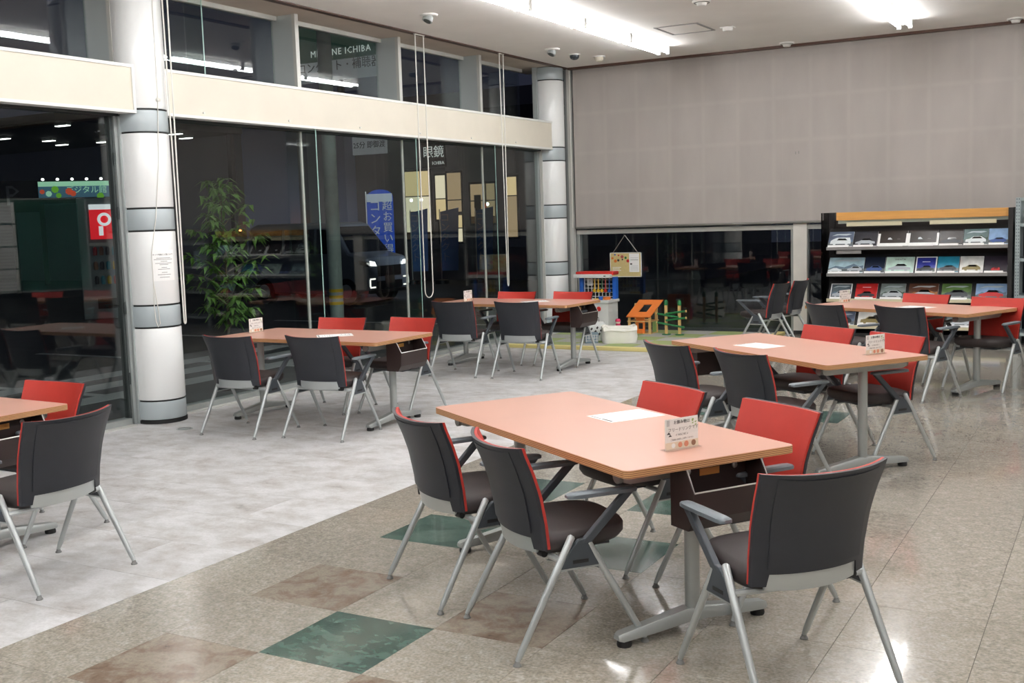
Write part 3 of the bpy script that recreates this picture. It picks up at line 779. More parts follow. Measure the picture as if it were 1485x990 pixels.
# cards and sheets on the tables
def card(x, y, rot, label, wd=.17, ht=.125):
    """acrylic stand; local x is reading direction, front faces -y"""
    t = thing('drink_card', label, 'table card', (x, y, TZ), rot, 'drink cards on the tables')
    box('stand_base', 'clear_acrylic', -wd/2-.004, wd/2+.004, -.02, .03, 0, .003, t)
    p = box('sheet', 'paper', -wd/2, wd/2, -.001, .001, .004, ht, t)
    MB().box(-wd/2-.003, wd/2+.003, -.0035, -.002, .003, ht+.002).build('front_plate', 'clear_acrylic', t)
    MB().box(-wd/2-.003, wd/2+.003, .002, .0035, .003, ht+.002).build('rear_plate', 'clear_acrylic', t)
    X, Z = (1, 0, 0), (0, 0, 1); y0 = -.0018
    for s in (1, -1):
        XX = (s, 0, 0); yy = s*y0; 
        def tx(b, sz, lx, lz, m): text('lettering', b, sz, (s*lx, yy, lz), XX, Z, m, p, .0003)
        tx('お飲み物は', .017, 0, ht*.87, 'ink_red' if s < 0 else 'ink'); tx('フリードリンクです', .0175, .008, ht*.64, 'ink_grey')
        tx('＜ セルフ式 ＞', .010, 0, ht*.47, 'ink')
        tx('ご自由にお召し上がりください', .0085, .0, ht*.33, 'ink_grey')
        def bx(n, m, x0, x1, z0, z1): 
            a, b = sorted((s*x0, s*x1)); c, d = sorted((yy, yy+s*.0003)); box(n, m, a, b, c, d, z0, z1, p)
        bx('cream_band', 'card_cream', -wd/2, wd/2, .004, ht*.26)
        bx('side_band', 'grey_print', -wd/2+.008, -wd/2+.022, ht*.78, ht*.97)
        yq = yy-s*.0004
        for qx, qr, m in ((-.045, .010, 'paper'), (-.01, .011, 'pumpkin'), (.022, .012, 'pumpkin'), (.06, .012, 'brown_print')):
            MB().lathe([(.0001, 0), (qr, 0), (qr, .0003), (.0001, .0003)], (s*qx, yq, ht*.15), 10, 'y').build('fruit_print', m, p)
        MB().prism([(-.078, .065), (-.068, .074), (-.058, .065)], lambda a, b, d: (s*a, yy-d*s, b), 0, .0004).build('arrow_mark', 'ink', p)
        MB().prism([(-.070, .056), (-.061, .064), (-.052, .056)], lambda a, b, d: (s*a, yy-d*s, b), 0, .0004).build('arrow_mark', 'ink', p)
        for k in range(6):
            cx, cz = .062+.010*cos(k*2.1), ht*.80+.012*sin(k*1.7)
            MB().prism([(cx-.006, cz), (cx, cz-.002), (cx+.006, cz+.004), (cx, cz+.004)], lambda a, b, d: (s*a, yy-d*s, b), 0, .0004).build('leaf_print', 'leaf_print', p)
    return t
card(5.917, 4.057, radians(62), 'white drink card with small fruit pictures on the nearest table')
card(6.05, 7.176, radians(60), 'drink card on the table behind the nearest one')
card(4.99, 11.13, radians(64), 'drink card on the table in front of the brochure rack', .16)
card(.69, 7.40, radians(89), 'drink card on the table beside the round column')
card(.77, 10.88, radians(88), 'drink card on the table farthest along the windows')
def sheet(x, y, rot, label):
    t = thing('printed_sheet', label, 'paper sheet', (x, y, TZ), rot, 'printed sheets lying on the tables')
    s = MB().box(-.149, .149, -.105, .105, 0, .0012).build('sheet', 'paper', t)
    box('title_bar', 'ink', -.138, -.128, -.085, -.005, .0012, .0014, s); box('title_bar', 'ink_grey', -.138, -.130, .005, .085, .0012, .0014, s)
    for k in range(5): box('print_line', 'grey_print', -.105+.02*k, -.099+.02*k, -.07, .07*(1 if k % 2 else .4), .0012, .0014, s)
    for k in range(6): box('print_line', 'grey_print', .04+.016*k, .046+.016*k, -.08, .085 if k % 2 else .0, .0012, .0014, s)
    return t
sheet(5.42, 4.655, radians(58), 'white printed sheet lying on the nearest table')
sheet(5.22, 7.45, radians(-30), 'white printed sheet lying on the table behind the nearest one')
sheet(5.73, 10.68, radians(-27), 'white printed sheet lying on the table before the brochure rack')
sheet(1.62, 7.33, radians(42), 'white printed sheet lying on the table beside the column')
sheet(1.62, 10.92, radians(40), 'white printed sheet lying on the table farthest along the windows')

# ------------------------------------------------------------------ play corner
pm = thing('play_mat', 'green and grey foam play mat with a yellow edge', 'play mat', (0, 0, 0))
MX0, MX1, MY0, MY1 = .42, 3.36, 12.45, 14.55
box('mat_base', 'mat_grey', MX0, MX1, MY0, MY1, 0, .012, pm)
nx, ny = 7, 5
for i in range(nx):
    for j in range(ny):
        w_, h_ = (MX1-MX0)/nx, (MY1-MY0)/ny
        box('mat_tile', 'mat_green' if (i+j) % 2 else 'mat_grey', MX0+i*w_+.002, MX0+(i+1)*w_-.002, MY0+j*h_+.002, MY0+(j+1)*h_-.002, .012, .03, pm)
for i in range(3):
    a = MX0-.0+i*(MX1-MX0)/3; box('edge_strip', 'mat_yellow', a+.003, a+(MX1-MX0)/3-.003, MY0-.10, MY0-.002, 0, .045, pm, .006)
box('edge_strip', 'mat_yellow', MX1, MX1+.10, MY0-.10, MY1, 0, .045, pm, .006)
MZ = .03
# toy kitchen
tk = thing('toy_kitchen', 'toy kitchen with red top, blue sides and white cupboard', 'toy kitchen', (.885, 14.12, MZ))
box('cupboard', 'toy_white', -.27, .27, -.17, .17, 0, .42, tk, .008)
ct = box('counter', 'toy_white', -.29, .29, -.19, .19, .42, .46, tk, .008)
box('sink', 'toy_yellow', .02, .17, -.10, .06, .455, .475, ct, .006)
MB().lathe([(.001, 0), (.05, 0), (.055, .04), (.001, .045)], (.2, -.05, .46), 14).build('pot', 'toy_orange', ct, True)
MB().lathe([(.001, 0), (.03, 0), (.03, .05), (.001, .052)], (.13, -.1, .46), 12).build('cup', 'toy_blue', ct, True)
for s in (-1, 1): box('side_panel', 'toy_blue', s*.255-.028, s*.255+.028, .08, .17, .46, .77, tk, .006)
gr = box('grid_rail', 'toy_white', -.23, .23, .125, .135, .75, .76, tk)
for k in range(5): box('grid_rail', 'toy_white', -.23, .23, .125, .133, .49+.058*k, .497+.058*k, tk)
for k in range(9): box('grid_bar', 'toy_white', -.225+.055*k, -.218+.055*k, .124, .134, .46, .76, tk)
cl = box('clock', 'toy_white', -.175, -.09, .112, .124, .645, .745, tk, .004)
MB().lathe([(.001, 0), (.032, 0), (.032, .003), (.001, .003)], (-.132, .108, .695), 16, 'y').build('clock_face', 'grey_print', cl)
box('clock_hand', 'ink', -.134, -.130, .105, .108, .69, .72, cl)
for x, m in ((-.06, 'toy_yellow'), (.0, 'toy_yellow'), (.055, 'toy_yellow'), (.11, 'toy_red'), (.17, 'toy_blue')):
    u = MB().cyl((x, .11, .60), (x, .11, .74), .007, n=8).build('utensil', {'toy_yellow': 'toy_green' if x == .055 else 'toy_yellow'}.get(m, m), tk, True)
    MB().lathe([(.001, -.012), (.022, -.006), (.026, 0), (.022, .006), (.001, .012)], (x, .105, .575), 12, 'y').build('utensil_head', m, u, True)
hd = box('canopy', 'toy_red', -.29, .29, -.02, .18, .80, .85, tk, .012)
box('canopy_front', 'toy_white', -.30, .27, -.08, .0, .765, .815, hd, .008)
box('badge', 'ink', .17, .20, -.082, -.08, .785, .798, hd)
for x, m in ((.03, 'toy_yellow'), (.13, 'toy_red')): MB().lathe([(.001, -.012), (.03, -.012), (.034, 0), (.001, .002)], (x, -.175, .34), 16, 'y').build('stove_knob', m, tk, True)
for z in (.21, .26): box('oven_vent', 'toy_red', -.05, .09, -.175, -.17, z, z+.014, tk)
dr = box('oven_door', 'toy_white', -.24, .10, -.178, -.17, .04, .19, tk, .004); box('door_window', 'rack_cream', -.2, .06, -.181, -.178, .07, .16, dr)
# canvas bag
cb = thing('canvas_box', 'white canvas storage box with crumpled sides on the mat', 'storage box', (1.73, 13.0, MZ), radians(30))
R = []
for z, s in ((0, .97), (.02, 1.0), (.08, 1.02), (.14, .985), (.19, 1.0), (.21, 1.0)):
    ring = []
    for j in range(40):
        a = 2*pi*j/40; c_, s_ = cos(a), sin(a); x = .22*math.copysign(abs(c_)**.35, c_)*s; y = .155*math.copysign(abs(s_)**.35, s_)*s
        k = 1+.025*sin(j*1.9+z*30)*(1 if z > .03 else .2); ring.append((x*k, y*k, z+.012*sin(j*.55)*(1 if z > .15 else 0)))
    R.append(ring)
inn = [(x*.94, y*.93, z) for x, y, z in R[-1]]; R.append(inn); R.append([(x*.9, y*.9, .03) for x, y, z in inn])
MB().rings(R).build('canvas_body', 'canvas', cb, True)
MB().slab(lambda u, v: ((-.215+.43*u, -.15-.012+.02*v+.004*sin(u*9), .21-.05*(1-v)+.008*sin(u*7)), (0, -1, 0)), 14, 3, .004).build('front_flap', 'canvas', cb, True)
dl = thing('doll', 'small pink doll sticking out behind the canvas box', 'doll', (1.55, 13.38, MZ))
MB().lathe([(.001, 0), (.04, 0), (.045, .1), (.03, .2), (.001, .21)], n=14).build('dress', 'toy_pink', dl, True)
MB().lathe([(.001, .19), (.025, .20), (.034, .225), (.026, .255), (.001, .262)], n=14).build('head', 'card_cream', dl, True)
MB().lathe([(.001, .268), (.025, .264), (.037, .24), (.033, .225), (.02, .24)], n=14).build('hair', 'toy_pink', dl, True)
# patterned box on a blue-grey bin
bb = thing('toy_bin', 'small blue-grey bin with raised ribs below the patterned bag', 'bin', (1.40, 12.86, MZ), radians(30))
MB().rings([[(x*s, y*s, z) for x, y in ((-.09, -.07), (.09, -.07), (.09, .07), (-.09, .07))] for z, s in ((0, .9), (.13, 1.0), (.132, .94), (.02, .85))]).build('bin_body', 'box_blue', bb)
for k in range(5): box('rib', 'grey_print', -.075+.034*k, -.064+.034*k, -.074, -.068, .02+.03*(k % 2), .11, bb)
for k in range(3): box('rib', 'grey_print', -.08, .08, -.073, -.067, .03+.035*k, .036+.035*k, bb)
wb = thing('patterned_bag', 'white bag with black cow-like patches in front of the toy kitchen', 'bag', (1.32, 13.16, MZ), radians(25))
MB().rings([[(x*s, y*s, z) for x, y in rrect(.13, .09, .03)] for z, s in ((0, .95), (.1, 1.04), (.22, 1.02), (.25, .9))]).build('bag_body', 'toy_white', wb, True)
for k in range(9):
    x = -.1+.025*k; z = .06+.13*((k*.37) % 1); MB().prism([(x-.016, z), (x, z-.02), (x+.018, z+.004), (x+.006, z+.022)], lambda a, b, d: (a, -.096-d, b), 0, .002).build('patch', 'ink', wb)
MB().tube([(-.05, -.06, .24), (-.045, -.07, .30), (.045, -.07, .30), (.05, -.06, .24)], .006, 6).build('handle', 'ink', wb, True)
# dollhouse
dh = thing('dollhouse', 'open wooden dollhouse with an orange sloping roof', 'dollhouse', (1.60, 14.12, MZ), radians(0))
for x in (-.15, .15):
    for y in (-.12, .12): box('post', 'pine', x-.016, x+.016, y-.016, y+.016, 0, .235 if y < 0 else .40, dh)
box('ground_floor', 'pine', -.16, .16, -.13, .13, 0, .012, dh); box('upper_floor', 'pine', -.175, .175, -.145, .145, .165, .178, dh)
box('side_wall', 'leaf_print', .145, .155, -.02, .12, .01, .16, dh)
dw = box('front_wall', 'toy_orange', -.05, .08, -.128, -.118, .01, .235, dh); box('doorway', 'rack_black', -.01, .05, -.1295, -.128, .07, .15, dw); box('step', 'toy_orange', -.01, .05, -.15, -.128, .01, .06, dw)
box('balcony_rail', 'pine', .08, .17, -.145, -.135, .20, .212, dh)
R0 = []
rf = MB()   # sloping roof with a square opening
def rp(a, b, d): return (a+.09*b/.34, -.17+b*cos(.68)-d*sin(.68), .228+b*sin(.68)+d*cos(.68))
Lr = .34
for a0, a1, b0, b1 in ((-.175, -.05, 0, Lr), (.05+.02, .175, 0, Lr), (-.05, .07, 0, .10), (-.05, .07, .25, Lr)):
    o = MB().prism([(a0, b0), (a1, b0), (a1, b1), (a0, b1)], rp, 0, .014).build('roof_board', 'toy_orange', dh)
# ball run
br_ = thing('ball_run', 'wooden ball run with green slides on two posts', 'toy', (2.09, 13.98, MZ))
for x in (-.095, .095):
    MB().lathe([(.001, 0), (.06, 0), (.06, .012), (.001, .014)], (x, 0, 0), 18).build('foot', 'toy_green', br_, True)
    p = box('post', 'pine', x-.018, x+.018, -.012, .012, .012, .42, br_)
    MB().lathe([(.026, .40), (.028, .44), (.02, .465), (.001, .475)], (x, 0, 0), 14).build('post_cap', 'toy_green', p, True)
for xa, za, xb, zb in ((.19, .325, -.09, .285), (.19, .235, -.09, .195), (-.21, .285, .09, .24), (-.21, .165, .17, .105)):
    q = MB().tube([(xa, -.024, za), (xb, -.024, zb)], .014, 8).build('slide', 'toy_green', br_, True)
    MB().tube([(xa, -.024, za), (xa+(.014 if xa > 0 else -.014), -.024, za)], .0165, 8).build('slide_end', 'pine', q, True)
# hanging board on the back glass
hb = thing('hanging_board', 'cork-coloured picture board hanging by a string on the back glass', 'board', (1.10, YG-.03, 0))
b_ = box('panel', 'cork', -.235, .24, -.006, .006, .775, 1.115, hb, .002)
for a in ((-.24, -.232, .77, 1.12), (.237, .245, .77, 1.12)): box('frame', 'paper', a[0], a[1], -.009, .008, a[2], a[3], hb)
for a in ((.77, .778), (1.112, 1.12)): box('frame', 'paper', -.24, .245, -.009, .008, a[0], a[1], hb)
box('leaflet', 'paper', .06, .215, -.0085, -.006, .84, 1.105, b_); box('leaflet_print', 'ink', .075, .105, -.0092, -.0085, .945, .965, b_)
for k, dz in enumerate((1.04, 1.01, .925, .905, .885, .865)): box('leaflet_print', 'ink_grey' if k == 1 else 'grey_print', .08, .20, -.0092, -.0085, dz, dz+.006, b_)
for k, (x, z, m) in enumerate(((-.16, 1.09, 'toy_blue'), (-.2, 1.04, 'toy_orange'), (-.155, 1.0, 'toy_orange'), (-.105, 1.08, 'toy_red'), (-.11, 1.01, 'ink'), (-.05, 1.06, 'ink_red'), (-.045, 1.02, 'ink'), (.005, 1.045, 'toy_green'), (.04, 1.0, 'toy_red'))):
    MB().lathe([(.001, 0), (.012+.006*(k % 3), 0), (.012+.006*(k % 3), .0015), (.001, .0015)], (x, -.0078, z), 9, 'y').build('sticker', m, b_)
for k in range(3): box('caption_line', 'paper', -.205, -.07-.02*(k % 2), -.0068, -.006, .86+.022*k, .868+.022*k, b_)
for s in (-1, 1): MB().cyl((s*.2, -.004, 1.11), (0, -.012, 1.37), .0035, n=6).build('string', 'wire', hb)
MB().lathe([(.001, -.03), (.012, -.028), (.016, -.012), (.028, .02), (.001, .022)], (0, -.0, 1.385), 14, 'y').build('suction_cup', 'clear_acrylic', hb, True)

# ------------------------------------------------------------------ brochure rack
RX0, RX1, RY = 4.13, 6.21, 14.0
rk = thing('brochure_rack', 'black brochure rack with a wooden header before the blind', 'rack', (0, 0, 0))
box('back_panel', 'rack_back', RX0+.02, RX1, RY+.42, RY+.44, .05, 1.50, rk)
box('side_panel', 'rack_black', RX1, RX1+.05, RY-.02, RY+.45, 0, 1.60, rk)
MB().box(RX0-.06, RX0-.045, RY-.02, RY+.45, .02, 1.60).build('side_panel', 'smoked_acrylic', rk)
box('side_post', 'rack_black', RX0-.045, RX0+.02, RY+.33, RY+.45, 0, 1.60, rk)
box('base', 'rack_black', RX0, RX1, RY+.02, RY+.42, 0, .10, rk)
box('header', 'header_wood', RX0+.10, RX1, RY+.10, RY+.14, 1.50, 1.60, rk, .003)
box('reflection_strip', 'lamp_reflection', RX0+.10, RX1, RY+.2, RY+.3, 1.46, 1.50, rk)  # pale strip standing in for a fluorescent lamp's reflection
for a in ((RX0+.22, RX0+.88), (RX0+1.2, RX1-.14)): box('label_strip', 'rack_cream', a[0], a[1], RY+.12, RY+.14, 1.425, 1.475, rk, .003)
LIPS = [1.165, .838, .52, .19]
SL = radians(52)
def shelf_pt(x, s, n): return lambda: None
for z in LIPS:
    sh = MB().prism([(0, 0), (.30*cos(SL), .30*sin(SL)), (.30*cos(SL), .30*sin(SL)-.015), (.0, -.015)], lambda a, b, d: (d, RY+.03+a, z+b), RX0, RX1).build('shelf', 'rack_black', rk)
    box('shelf_lip', 'rack_shelf' if z > .6 else 'rack_cream', RX0, RX1, RY, RY+.03, z-.028, z+.012, sh)
box('price_card', 'ink_grey', RX0+.12, RX0+.42, RY+.02, RY+.025, 1.09, 1.13, rk)

def carpoly(kind):
    if kind == 'van': return [(0, .1), (.02, .32), (.12, .44), (.3, .56), (.92, .56), (.98, .3), (.99, .1), (.86, .1), (.84, .02), (.74, .02), (.72, .1), (.28, .1), (.26, .02), (.16, .02), (.14, .1)]
    if kind == 'low': return [(0, .1), (.01, .22), (.2, .3), (.36, .42), (.62, .43), (.8, .3), (.98, .25), (.99, .1), (.86, .1), (.84, .02), (.74, .02), (.72, .1), (.28, .1), (.26, .02), (.16, .02), (.14, .1)]
    return [(0, .1), (.02, .3), (.22, .36), (.36, .52), (.74, .53), (.92, .36), (.98, .28), (.99, .1), (.86, .1), (.84, .02), (.74, .02), (.72, .1), (.28, .1), (.26, .02), (.16, .02), (.14, .1)]
def brochure(x, tier, wd, ht, cover, label, carcol=None, kind='suv', cscale=.8, cy=.12, title=None, tcol='paper', band=None, bandcol=None, border=0, bx=.5):
    """a stack of one brochure leaning on the sloping shelf; x = left edge"""
    z = LIPS[tier]
    t = thing('brochure', label, 'brochure', (x+wd/2, RY+.03, z), group='car brochures on the black rack')
    t.rotation_euler = (SL, 0, 0)           # local y runs up the slope, local z off it
    th = .014
    box('pages', 'paper', -wd/2, wd/2, .0, ht, .0, th, t)
    cv = box('cover', cover, -wd/2+border, wd/2-border, .012+border, ht-border, th, th+.001, t)
    if carcol and not band and cover not in ('cv_white', 'cv_mint', 'cv_black', 'cv_char', 'cv_red', 'cv_dark'): band = (.02/ht, .3); bandcol = 'p_asphalt'
    if band: box('cover_band', bandcol, -wd/2+border, wd/2-border, band[0]*ht, band[1]*ht, th+.001, th+.0013, cv)
    if carcol:
        P = carpoly(kind); s = wd*cscale
        MB().prism([((a-.5)*s+(bx-.5)*wd, cy*ht+b*s*.8) for a, b in P], lambda a, b, d: (a, b, d), th+.0014, th+.0020).build('car_picture', carcol, cv)
        MB().prism([((a-.5)*s+(bx-.5)*wd, cy*ht+b*s*.8) for a, b in ((.3, .36), (.39, .5), (.7, .5), (.82, .36))], lambda a, b, d: (a, b, d), th+.0020, th+.0023).build('window_picture', 'car_glass', cv)
    if title: text('title', title[0], title[1], (0, ht*.84, th+.0016), (1, 0, 0), (0, 1, 0), tcol, cv, .0003, space=1.15)
    if carcol and wd > .25 and cover not in ('cv_white', 'cv_mint', 'cv_black', 'cv_red', 'cv_dark', 'cv_char'):
        MB().prism([(-wd*.48, ht*.31), (-wd*.3, ht*(.45+.1*(x % .3))), (-wd*.05, ht*.38), (wd*.2, ht*(.62-.1*(x % .3))), (wd*.38, ht*.44), (wd*.48, ht*.5), (wd*.48, ht*.31)], lambda a, b, d: (a, b, d), th+.0011, th+.0014).build('scenery_print', 'p_forest' if cover in ('cv_teal', 'cv_forest', 'cv_grey') else 'p_autumn' if cover == 'cv_autumn' else 'p_hill', cv)
        MB().prism([(-wd*.4, ht*.72), (-wd*.1, ht*.78), (wd*.2, ht*.74), (wd*.42, ht*.82), (wd*.3, ht*.86), (-wd*.2, ht*.85)], lambda a, b, d: (a, b, d), th+.0011, th+.0013).build('scenery_print', 'p_haze', cv)
    box('page_edge', 'paper', -wd/2+.005, wd/2-.04, -.012, .016, th, th+.02, t)
    return t
for nme, rgb in dict(cv_bluegrey=(88, 98, 118), cv_dark=(46, 46, 52), cv_black=(44, 36, 33), cv_teal=(88, 108, 108), cv_sky=(140, 170, 206), cv_ice=(168, 196, 206), cv_navy=(26, 34, 52), cv_mint=(196, 222, 210), cv_royal=(40, 48, 136), cv_aqua=(40, 128, 156), cv_white=(222, 222, 218), cv_char=(44, 38, 48), cv_red=(176, 36, 36), cv_grey=(128, 140, 138), cv_autumn=(90, 56, 40), cv_forest=(86, 116, 62), cv_road=(92, 104, 110)).items(): mat(nme, rgb, .3, var=.25, scale=9)
for nme, rgb in dict(p_white=(220, 226, 228), p_silver=(172, 178, 184), p_gold=(132, 118, 74), p_red=(190, 40, 44), p_dark=(40, 44, 52), p_blue=(60, 84, 140), p_teal=(60, 150, 170), p_orange=(204, 140, 70), p_asphalt=(96, 102, 104), p_forest=(58, 78, 62), p_autumn=(150, 92, 40), p_hill=(98, 118, 136), p_haze=(176, 188, 194)).items(): mat(nme, rgb, .35)
T0 = [(.00, .30, 'cv_bluegrey', 'p_white', 'van', 'blue-grey brochure with a white car, top shelf left end'), (.31, .28, 'cv_dark', 'p_silver', 'low', 'dark brochure with a silver car front, second on the top shelf'),
      (.61, .33, 'cv_black', None, '', 'black brochure in a white sleeve, left of two on the top shelf'), (.96, .33, 'cv_black', None, '', 'black brochure in a white sleeve, right of two on the top shelf'),
      (1.31, .26, 'cv_black', 'p_dark', 'low', 'plain black brochure right of the two white sleeves'), (1.58, .27, 'cv_teal', 'p_white', 'suv', 'teal landscape brochure with a white car on the top shelf'), (1.855, .21, 'cv_sky', 'p_blue', 'suv', 'sky-blue brochure at the right end of the top shelf')]
for x, wd, cv, cc_, kd, lb in T0:
    br0 = brochure(RX0+x+.01, 0, wd, .235, cv, lb, cc_, kd, .85)
    if cc_ is None:
        box('sleeve', 'paper', -wd/2-.004, wd/2+.004, -.004, .045, .0, .022, br0, .004)
        for s in (-1, 1): box('sleeve_side', 'paper', s*wd/2-.014, s*wd/2+.014, .0, .19, .0, .02, br0, .004)
        MB().prism([(-.06, .1), (-.055, .125), (-.03, .13), (-.005, .1)], lambda a, b, d: (a, b, d), .0155, .017).build('emblem', 'p_white', br0); box('emblem_line', 'ink_grey', .05, .085, .105, .108, .0155, .0165, br0)
T1_ = [(.0, .43, 'cv_ice', 'p_silver', 'suv', 'wide pale-blue brochure with two cars, left end of second shelf', None, 0), (.44, .24, 'cv_navy', 'p_blue', 'suv', 'dark navy brochure with a blue car on the second shelf', None, 0),
       (.69, .33, 'cv_mint', 'p_silver', 'low', 'pale mint brochure with a grey car on the second shelf', ('SIENTA', .034), 0), (1.04, .24, 'cv_royal', 'p_dark', 'low', 'royal-blue brochure with a white border on the second shelf', None, .014),
       (1.29, .24, 'cv_aqua', 'p_dark', 'suv', 'bright aqua brochure with a dark car on the second shelf', None, 0), (1.54, .26, 'cv_white', 'p_gold', 'suv', 'white brochure with a gold off-road car on the second shelf', None, 0), (1.81, .25, 'cv_char', 'p_red', 'van', 'dark brochure with a pink-red picture, right end of second shelf', None, 0)]
for x, wd, cv, cc_, kd, lb, ti, bo in T1_:
    b0 = brochure(RX0+x+.01, 1, wd, .24, cv, lb, cc_, kd, .42 if x == 0 else .8 if x < 1.8 else .4, title=ti, tcol='ink', border=bo, bx=.75 if x == 0 else .5)
    if x == 0: MB().prism([((a-.5)*.17-.13, .02+b*.14) for a, b in carpoly('low')], lambda a, b, d: (a, b, d), .0164, .017).build('car_picture', 'p_white', b0)
    if cv == 'cv_royal': box('title', 'paper', -.045, .045, .16, .168, .0152, .0158, b0)
T2_ = [(.02, .26, 'cv_road', 'p_silver', 'suv', 'grey brochure with a light border, left end of third shelf', .012), (.33, .26, 'cv_red', 'p_dark', 'low', 'bright red brochure on the third shelf', 0), (.63, .29, 'cv_grey', 'p_silver', 'suv', 'grey-green brochure with a silver hatchback on the third shelf', 0),
       (.96, .34, 'cv_autumn', 'p_silver', 'low', 'autumn-brown brochure with a white sedan on the third shelf', 0), (1.34, .33, 'cv_forest', 'p_dark', 'suv', 'forest-green brochure with a dark car on the third shelf', 0), (1.72, .34, 'cv_sky', 'p_red', 'low', 'pale brochure with a red car, right end of third shelf', 0)]
for x, wd, cv, cc_, kd, lb, bo in T2_:
    b0 = brochure(RX0+x+.01, 2, wd, .23, cv, lb, cc_, kd, .8, border=bo)
    if cv == 'cv_red': box('title', 'paper', -.05, .05, .17, .178, .0152, .0158, b0)
T3_ = [(.02, .30, 'cv_bluegrey', 'p_dark', 'suv', 'blue-grey brochure on the bottom shelf, left end'), (.36, .33, 'cv_white', 'p_gold', 'suv', 'white brochure with a yellow-grey car on the bottom shelf'), (.72, .3, 'cv_dark', 'p_silver', 'low', 'dark brochure in the middle of the bottom shelf'),
       (1.06, .3, 'cv_navy', 'p_white', 'suv', 'navy brochure on the bottom shelf between the red chairs'), (1.4, .3, 'cv_road', 'p_silver', 'van', 'grey brochure on the bottom shelf, right part'), (1.74, .3, 'cv_dark', 'p_blue', 'low', 'dark brochure on the bottom shelf, right end')]
for x, wd, cv, cc_, kd, lb in T3_: brochure(RX0+x+.01, 3, wd, .2, cv, lb, cc_, kd, .8)

# perforated steel rack at the right edge
sr = thing('steel_shelf', 'galvanised perforated steel shelf rack at the right edge', 'shelf', (0, 0, 0))
for x in (6.29, 7.5):
    for y in (13.92, 14.38):
        p = box('post', 'galvanised', x, x+.05, y, y+.04, 0, 1.71, sr)
        if y < 14 and x < 7:
            for k in range(44):
                for dx in (.008, .032):
                    box('slot', 'chair_arm', x+dx, x+dx+.01, y-.0015, y+.001, .05+k*.038, .05+k*.038+.016, p)
for z in (.12, .55, .98, 1.38, 1.67):
    s_ = box('shelf', 'galvanised', 6.30, 7.54, 13.93, 14.41, z, z+.035, sr)
    if .9 < z < 1.6: box('shelf_label', 'paper', 6.42, 6.62, 13.922, 13.93, z-.0+.002, z+.033, s_)
for i, (x, z, c) in enumerate(((6.4, 1.015, 'box_blue'), (6.75, 1.015, 'rack_back'), (6.45, .585, 'fabric_grey'))):
    t = thing('storage_carton', ('blue-grey', 'dark brown', 'grey')[i]+' carton on the galvanised steel shelf', 'carton', (x+.14, 14.17, z))
    box('carton_body', c, -.13, .13, -.15, .15, 0, .24, t); box('carton_lid', c, -.135, .135, -.155, .155, .24, .26, t)

# green partition board standing out of frame; the left glass mirrors it
pb = thing('partition_board', 'green felt partition board with pinned papers, mirrored in the left glass', 'partition', (7.91, 12.02, 0), atan2(12.5-11.53, 7.53-8.29))
box('felt', 'felt_green', -.85, .62, -.02, .02, .75, 2.2, pb)
for a in ((-.88, -.85), (.62, .65)): box('frame_post', 'aluminium', a[0], a[1], -.025, .025, 0, 2.23, pb)
box('frame_rail', 'aluminium', -.88, .65, -.025, .025, 2.2, 2.23, pb); box('frame_rail', 'aluminium', -.88, .65, -.025, .025, .72, .75, pb)
for x in (-.865, .635): box('foot', 'aluminium', x-.03, x+.03, -.25, .25, 0, .04, pb)
for s in (-1, 1):
    for k in range(4):
        p = box('pinned_paper', 'paper', -.80, -.43, s*.021-.002, s*.021+.002, 1.84-k*.36, 2.17-k*.36, pb)
        for q in range(5): box('print_line', 'grey_print', -.76, -.48, s*.0235-.0005, s*.0235+.0005, 1.88-k*.36+q*.05, 1.895-k*.36+q*.05, p)

# ------------------------------------------------------------------ outside
gd = struct(box('ground', 'asphalt', -70, -.35, -30, 60, -.12, -.03), 'dark car park outside the windows')
struct(box('ground_back', 'asphalt', -.35, 40, YB+.4, 60, -.12, -.03), 'dark ground beyond the back window')
struct(box('trim_4', 'facade_light', -.35, -.02, YN, YB+.4, -.12, 0), 'concrete kerb under the window wall')
for k in range(5):
    t = tag(box('parking_line', 'road_line', -6.0, -1.2, 5.2+2.5*k, 5.32+2.5*k, -.03, -.026), ('first', 'second', 'third', 'fourth', 'fifth')[k]+' painted white parking line outside, counted from the door', 'road marking', 'parking lines outside'); 
for k in range(3):
    tag(box('crossing_stripe', 'road_line', -3.2+.7*k, -2.85+.7*k, 4.5, 12.0, -.0295, -.0255), ('outermost', 'middle', 'innermost')[k]+' of three broad pale stripes painted along the kerb', 'road marking', 'stripes along the kerb')
# potted tree just outside the glass
pt = thing('potted_tree', 'slender leafy potted tree outside the window by the column', 'plant', (-.75, 8.54, -.03))
MB().lathe([(.001, 0), (.15, 0), (.19, .34), (.2, .36), (.17, .36), (.16, .3), (.001, .3)], n=24).build('pot', 'pot', pt, True)
trunk = [(0, 0, .3), (.02, .01, .7), (.0, .03, 1.1), (.03, .02, 1.5), (.02, -.02, 1.95)]
MB().tube(trunk, [.016, .014, .012, .009, .004], 8).build('trunk', 'bark', pt, True)
lf = MB(); brm = MB(); rr = random.Random(11)
def leaf(mb, p, d, L, wd):
    d = d.normalized(); up = Vector((0, 0, 1)); s = d.cross(up); s = s.normalized() if s.length > 1e-3 else Vector((1, 0, 0)); n = s.cross(d)
    a = p+d*L*.45-n*.00; b = p+d*L+Vector((0, 0, -L*.35))
    mb.add([p, a+s*wd+n*.006, b, a-s*wd+n*.006, a], [(0, 4, 1), (1, 4, 2), (2, 4, 3), (3, 4, 0)])
